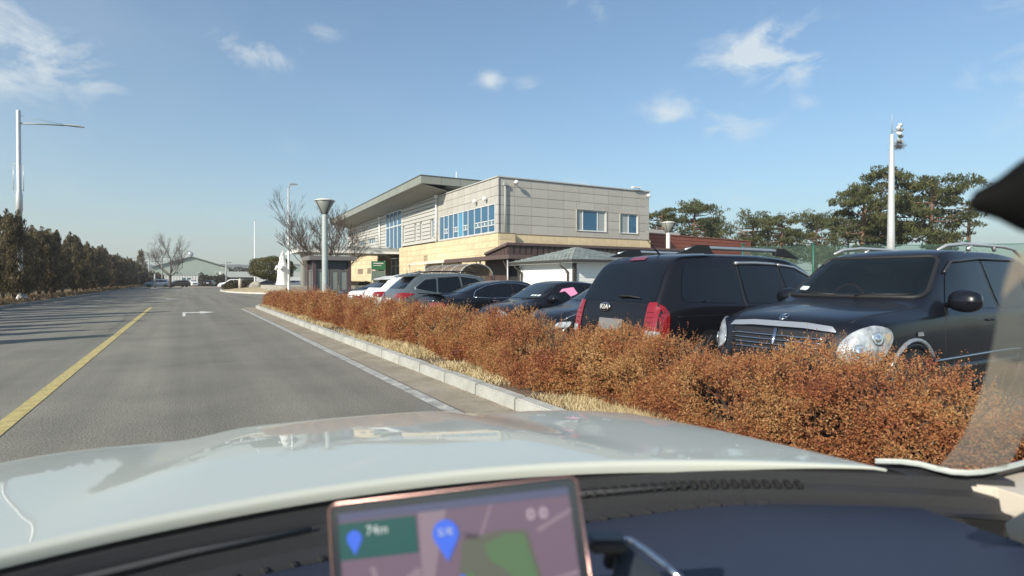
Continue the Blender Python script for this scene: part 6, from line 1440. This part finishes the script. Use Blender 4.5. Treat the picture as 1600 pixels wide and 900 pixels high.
# dusty unwiped part of the windscreen, its beige reflected glare put into the colour
OWN_INV = Matrix.Rotation(OWN_TH, 4, 'Z')
bmw = bmesh.new(); bmw.from_mesh(ws.data); bw = BVHTree.FromBMesh(bmw); bmw.free()
def on_glass(u, v, back=.004):
    d = (OWN_INV.to_3x3() @ pixdir(u, v)).normalized(); l, n_, _, _ = bw.ray_cast(Vector((0, 0, 1.45)), d)
    return None if l is None else l - d * back
m_dust_glare = glassmat('windscreen_dust_glare', (1, .97, .92), .60, .5, body=(.62, .50, .36), refl=(0, 0))
def dust_glare_material(m):
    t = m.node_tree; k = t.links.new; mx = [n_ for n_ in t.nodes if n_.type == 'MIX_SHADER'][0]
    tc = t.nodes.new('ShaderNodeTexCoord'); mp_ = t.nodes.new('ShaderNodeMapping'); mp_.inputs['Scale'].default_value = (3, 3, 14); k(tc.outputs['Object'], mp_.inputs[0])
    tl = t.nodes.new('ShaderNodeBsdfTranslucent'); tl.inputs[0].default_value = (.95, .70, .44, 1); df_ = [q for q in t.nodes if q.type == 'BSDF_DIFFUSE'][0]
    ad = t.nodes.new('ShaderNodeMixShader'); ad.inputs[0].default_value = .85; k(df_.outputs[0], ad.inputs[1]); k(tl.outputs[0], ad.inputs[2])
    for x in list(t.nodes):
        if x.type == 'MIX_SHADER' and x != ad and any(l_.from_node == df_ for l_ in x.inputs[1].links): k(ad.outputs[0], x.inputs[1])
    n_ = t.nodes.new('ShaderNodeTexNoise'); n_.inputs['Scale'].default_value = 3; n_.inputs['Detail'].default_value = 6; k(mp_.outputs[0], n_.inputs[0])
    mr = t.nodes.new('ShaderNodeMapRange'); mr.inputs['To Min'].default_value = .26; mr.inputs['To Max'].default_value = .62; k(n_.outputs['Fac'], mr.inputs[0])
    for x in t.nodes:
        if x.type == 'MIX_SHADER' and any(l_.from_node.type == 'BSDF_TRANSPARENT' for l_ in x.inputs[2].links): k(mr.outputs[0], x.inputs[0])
dust_glare_material(m_dust_glare)
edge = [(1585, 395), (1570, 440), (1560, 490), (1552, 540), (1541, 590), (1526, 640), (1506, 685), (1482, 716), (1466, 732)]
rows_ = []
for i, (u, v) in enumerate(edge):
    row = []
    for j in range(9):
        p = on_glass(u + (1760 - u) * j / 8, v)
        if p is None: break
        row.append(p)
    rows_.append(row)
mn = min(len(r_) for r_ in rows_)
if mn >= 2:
    b = MB(); b.grid([r_[:mn] for r_ in rows_]); b.build('dust_glare_film', m_dust_glare, own)

CR = Vector((math.cos(YAW), -math.sin(YAW), 0)); CF = Vector((math.sin(YAW), math.cos(YAW), 0)); CU = Vector((0, 0, 1))
def at(u, v, z_): return EYE + pixdir(u, v) * z_
def own_at(u, v, Z):
    d = pixdir(u, v); return OWN_INV @ (EYE + d * ((Z - 1.45) / d.z))
# pale edge of the body beyond the bonnet corner, and the light trim at the foot of the right pillar
E_ = [own_at(u, v, 1.05) for u, v in ((1370, 719), (1410, 720), (1440, 724), (1465, 731), (1490, 736.5), (1515, 738), (1540, 736.5), (1565, 732), (1590, 726), (1620, 718), (1700, 696))]
b = MB(); b.tube(E_, [.002, .0025, .003, .0035, .0035, .0035, .0035, .0035, .0035, .0035, .0035], 8); b.build('body_edge', m_ownp, own)
EU = ((1370, 719), (1410, 720), (1440, 724), (1465, 731), (1490, 736.5), (1515, 738), (1540, 736.5), (1565, 732), (1590, 726), (1620, 718), (1700, 696))
b = MB(); b.grid([[own_at(u, v + .5, 1.05) for u, v in EU], [own_at(u, v + 6, 1.046) for u, v in EU]]); b.build('body_edge', m_ownp, own)
b = MB(); b.grid([[own_at(u, v + 5.5, 1.045) for u, v in EU], [own_at(u, v + 14, 1.02) for u, v in EU], [own_at(u, v + 34, .985) for u, v in EU]]); b.build('cowl_end', m_trimb, own)
T_ = [own_at(u, v, 1.02) for u, v in ((1476, 751), (1500, 744), (1560, 742), (1700, 730), (1800, 800), (1640, 788), (1560, 764), (1500, 755))]
b = MB(); n = len(T_); b.add(T_ + [p + Vector((0, 0, -.05)) for p in T_], [tuple(range(n)), tuple(range(2 * n - 1, n - 1, -1))] + [(i, n + i, n + (i + 1) % n, (i + 1) % n) for i in range(n)]); b.build('pillar_foot_trim', m_beige, own, bevel=.004)
# rear-view mirror housing
t = thing('rear_view_mirror', tuple(at(1640, 305, .36)), -YAW, 'blurred black rear-view mirror cutting into the right edge above the off-roader', 'mirror')
b = MB(); P = []
for (dx, dz, h) in ((-.0505, -.005, .001), (-.046, -.004, .007), (-.030, -.002, .014), (-.016, 0, .023), (.0, .001, .029), (.03, .002, .033), (.08, .003, .033), (.12, .003, .026), (.135, .003, .008)):
    P.append([(dx, .014 * math.cos(q) * min(1, h / .02), dz + h * math.sin(q)) for q in [k * PI / 10 for k in range(21)]])
b.grid(P); b.build('housing', mat('mirror_black', (.003, .003, .003), .75, spec=.1), t)
b = MB(); b.tube([(.09, .01, .02), (.12, .03, .06), (.16, .05, .10)], .010, 8); b.build('stalk', m_rub, t)

# tablet on its mount
m_rose = mat('rose_metal', (.55, .33, .30), .25, metal=.9)
tab = thing('tablet', tuple(at(718, 905, .58)), -YAW, 'tablet in a rose metal frame showing a navigation map, standing on the dashboard', 'tablet')
TM = Matrix.Rotation(R(-4), 4, 'Z') @ Matrix.Rotation(R(-8.2), 4, 'Y') @ Matrix.Rotation(R(-12), 4, 'X')
TW, TH_ = .262, .170
def tb(name, mb, m, parent=tab, **k):
    for i, v in enumerate(mb.v): mb.v[i] = tuple(TM @ Vector(v))
    return mb.build(name, m, parent, **k)
def rrect(x0, x1, z0, z1, r, y, n=5):
    P = []
    for (cx_, cz_, a) in ((x1 - r, z1 - r, 0), (x0 + r, z1 - r, 90), (x0 + r, z0 + r, 180), (x1 - r, z0 + r, 270)):
        P += [(cx_ + r * math.cos(R(a + 90 * i / n)), y, cz_ + r * math.sin(R(a + 90 * i / n))) for i in range(n + 1)]
    return P
def plate(P): b = MB(); b.add(P, [tuple(range(len(P)))[::-1]]); return b
b = MB(); Pa, Pb = rrect(-TW / 2, TW / 2, -TH_ / 2, TH_ / 2, .009, -.004), rrect(-TW / 2, TW / 2, -TH_ / 2, TH_ / 2, .009, .004); n = len(Pa)
b.add(Pa + Pb, [(i, (i + 1) % n, n + (i + 1) % n, n + i) for i in range(n)] + [tuple(range(n, 2 * n))] ); tb('frame', b, m_rose, bevel=0)
b = MB(); b.tube(Pa + [Pa[0]], .0012, 6); tb('rim', b, m_rose)
for x in (-.05, -.015): b = MB(); b.lathe([(0, 0), (.0022, .0005), (.0022, .0012), (0, .0015)], (0, 0, 0), 10); b.v = [(x + v[0], -.002 + v[1], TH_ / 2 + v[2]) for v in b.v]; tb('side_button', b, m_chrome)
scr = tb('screen_bezel', plate(rrect(-TW / 2 + .002, TW / 2 - .002, -TH_ / 2 + .002, TH_ / 2 - .002, .008, -.0042)), mat('bezel_glass', (.018, .024, .035), .12, spec=.6))
def lit(name, col, e=.28): return mat(name, col, .25, spec=.45, emit=(col, e))
SX, SZ = -TW / 2 + .010, TH_ / 2 - .010
def sp(name, pts, m, k): return tb(name, plate([(SX + x, -.0044 - k * .0004, SZ - z) for x, z in pts][::-1]), m, scr)
def cw(pts): return pts
dsp = lit('map_ground', (.085, .06, .09)); m_park = lit('map_green', (.05, .09, .05)); m_roadm = lit('map_road', (.13, .10, .13)); m_pin = lit('map_blue', (.03, .08, .42)); m_hdr = lit('map_header', (.010, .05, .05)); m_dk = lit('map_dark', (.10, .08, .12)); m_tx = lit('map_text', (.32, .36, .37))
sp('display', [(0, .008), (.242, .008), (.242, .150), (0, .150)], dsp, 0)
for pts in ([(.16, .008), (.163, .008), (.150, .036), (.147, .036)], [(.205, .036), (.242, .020), (.242, .024), (.207, .040)], [(.207, .085), (.242, .078), (.242, .082), (.208, .090)], [(.03, .055), (.036, .055), (.058, .15), (.050, .15)], [(.212, .12), (.242, .115), (.242, .120), (.213, .125)]): sp('map_lane', pts, m_roadm, 1)
sp('status_bar', [(0, 0), (.242, 0), (.242, .0078), (0, .0078)], lit('map_status', (.05, .055, .10)), 1)
sp('map_road', [(.085, .008), (.115, .008), (.100, .06), (.082, .15), (.062, .15), (.084, .06)], m_roadm, 1)
sp('map_road', [(.0, .095), (.04, .085), (.08, .06), (.085, .066), (.045, .094), (0, .107)], m_roadm, 1)
sp('map_park', [(.128, .040), (.165, .034), (.195, .036), (.205, .085), (.215, .15), (.120, .15), (.118, .09)], lit('map_olive', (.06, .065, .055)), 1)
for pts in ([(.150, .046), (.172, .038), (.192, .040), (.200, .080), (.210, .14), (.196, .14), (.186, .09), (.168, .07), (.155, .062)], [(.125, .075), (.133, .068), (.139, .075), (.137, .086), (.128, .086)], [(.140, .10), (.160, .092), (.178, .110), (.182, .15), (.145, .15)]): sp('map_wood', pts, m_park, 2)
sp('header_box', [(0, .010), (.082, .010), (.082, .046), (0, .046)], m_hdr, 2)
def pin(x, z_, r, k=3):
    P_ = [(x + r * math.cos(a), z_ - r * math.sin(a)) for a in [R(-35 + i * 250 / 16) for i in range(17)]] + [(x, z_ + r * 2.0)]
    return sp('map_pin', P_[::-1], m_pin, k)
pin(.016, .026, .008); pin(.112, .031, .0135); pin(.125, .075, .0035); pin(.158, .088, .005); pin(.118, .092, .003)
def stext(s, x, z_, size, m, sx=1):
    Mt_ = TM @ Matrix.Translation((SX + x, -.0066, SZ - z_)) @ Matrix.Rotation(PI / 2, 4, 'X') @ Matrix.Diagonal((sx, 1, 1, 1)); return text_obj(s, 'map_text', m, size, Mt_, scr, .0001)
stext('74m', .041, .020, .0135, m_tx); stext('도착', .112, .030, .009, m_tx); stext('74m', .137, .036, .0085, lit('map_ink', (.03, .03, .04))); stext('P', .201, .022, .006, m_dk); stext('+', .214, .022, .008, m_dk)
for x_ in (.201, .214): sp('map_button', [(x_ + .0048 * math.cos(a), .022 + .0058 * math.sin(a)) for a in [k * PI / 8 for k in range(16)]][::-1], lit('map_button', (.19, .15, .19)), 1)
b = MB(); b.tube([(-.02, .01, -.02), (-.02, .06, -.07), (-.02, .10, -.11)], .012, 8); b.build('mount_stem', m_rub, tab)
# chromed clamp beside the tablet
t = thing('phone_clamp', tuple(at(960, 850, .66)), -YAW, 'black clamp with a bent chromed arm to the right of the tablet', 'holder')
b = MB(); b.box((-.008, 0, 0), (.044, .03, .016)); b.build('clamp_block', mat('clamp_black', (.03, .035, .04), .4), t, bevel=.004)
def rel(u, v, z_): p = at(u, v, z_) - at(960, 850, .66); return (p.dot(CR), p.dot(CF), p.z)
b = MB(); b.tube([rel(960, 846, .66), rel(985, 846, .66), rel(1010, 862, .64), (rel(1040, 885, .61)), rel(1085, 925, .58)], .0035, 8); b.build('chrome_arm', m_chrome, t)
b = MB(); P0 = [rel(968, 858, .67), rel(985, 858, .67), rel(1055, 920, .62), rel(955, 925, .62)]
b.add(P0 + [(x, y_ + .006, z_) for x, y_, z_ in P0], [(0, 1, 2, 3), (7, 6, 5, 4), (0, 4, 5, 1), (1, 5, 6, 2), (2, 6, 7, 3), (3, 7, 4, 0)]); b.build('speaker_panel', mat('dark_mesh', (.03, .04, .055), .6, noise=.6, nscale=400), t)
b = MB(); b.tube([(0, .01, -.005), (0, .03, -.04)], .008, 6); b.build('foot', m_rub, t)
# dry leaf on the cowl
np.random.seed(4)
for (u, v, s) in ((1412, 722, .012), (1395, 727, .008)):
    p = at(u, v, 1.38); P = []
    b = MB(); b.grid([[(s * x * (1.2 - abs(y_)), s * 1.6 * y_, s * (.4 * x * x + .2 * math.sin(4 * y_))) for x in (-1, -.5, 0, .5, 1)] for y_ in (-1, -.5, 0, .5, 1)]); o = b.build('dry_leaf', mat('dead_leaf', (.30, .17, .08), .8)); o.location = p; o.rotation_euler = (.5, .2, 1 + s * 90)
    tag(o, 'curled brown dead leaf on the dark cowl at the right' if s > .01 else 'smaller brown dead leaf lying on the cowl beside the curled one', 'leaf')
# ------------------------------------------------------------------ pale winter haze
b = MB(); b.bx(-2500, 3200, -400, 2600, -1.1, 150); hz = b.build('haze', None); hz['kind'] = 'stuff'; hz['label'] = 'thin pale winter haze'
hm = bpy.data.materials.new('haze'); hm.use_nodes = True; hm.node_tree.nodes.clear()
ho = hm.node_tree.nodes.new('ShaderNodeOutputMaterial'); hv = hm.node_tree.nodes.new('ShaderNodeVolumePrincipled')
hv.inputs['Color'].default_value = (.97, .97, .93, 1); hv.inputs['Density'].default_value = .0005; hv.inputs['Anisotropy'].default_value = .2
hm.node_tree.links.new(hv.outputs[0], ho.inputs['Volume']); hz.data.materials.append(hm)
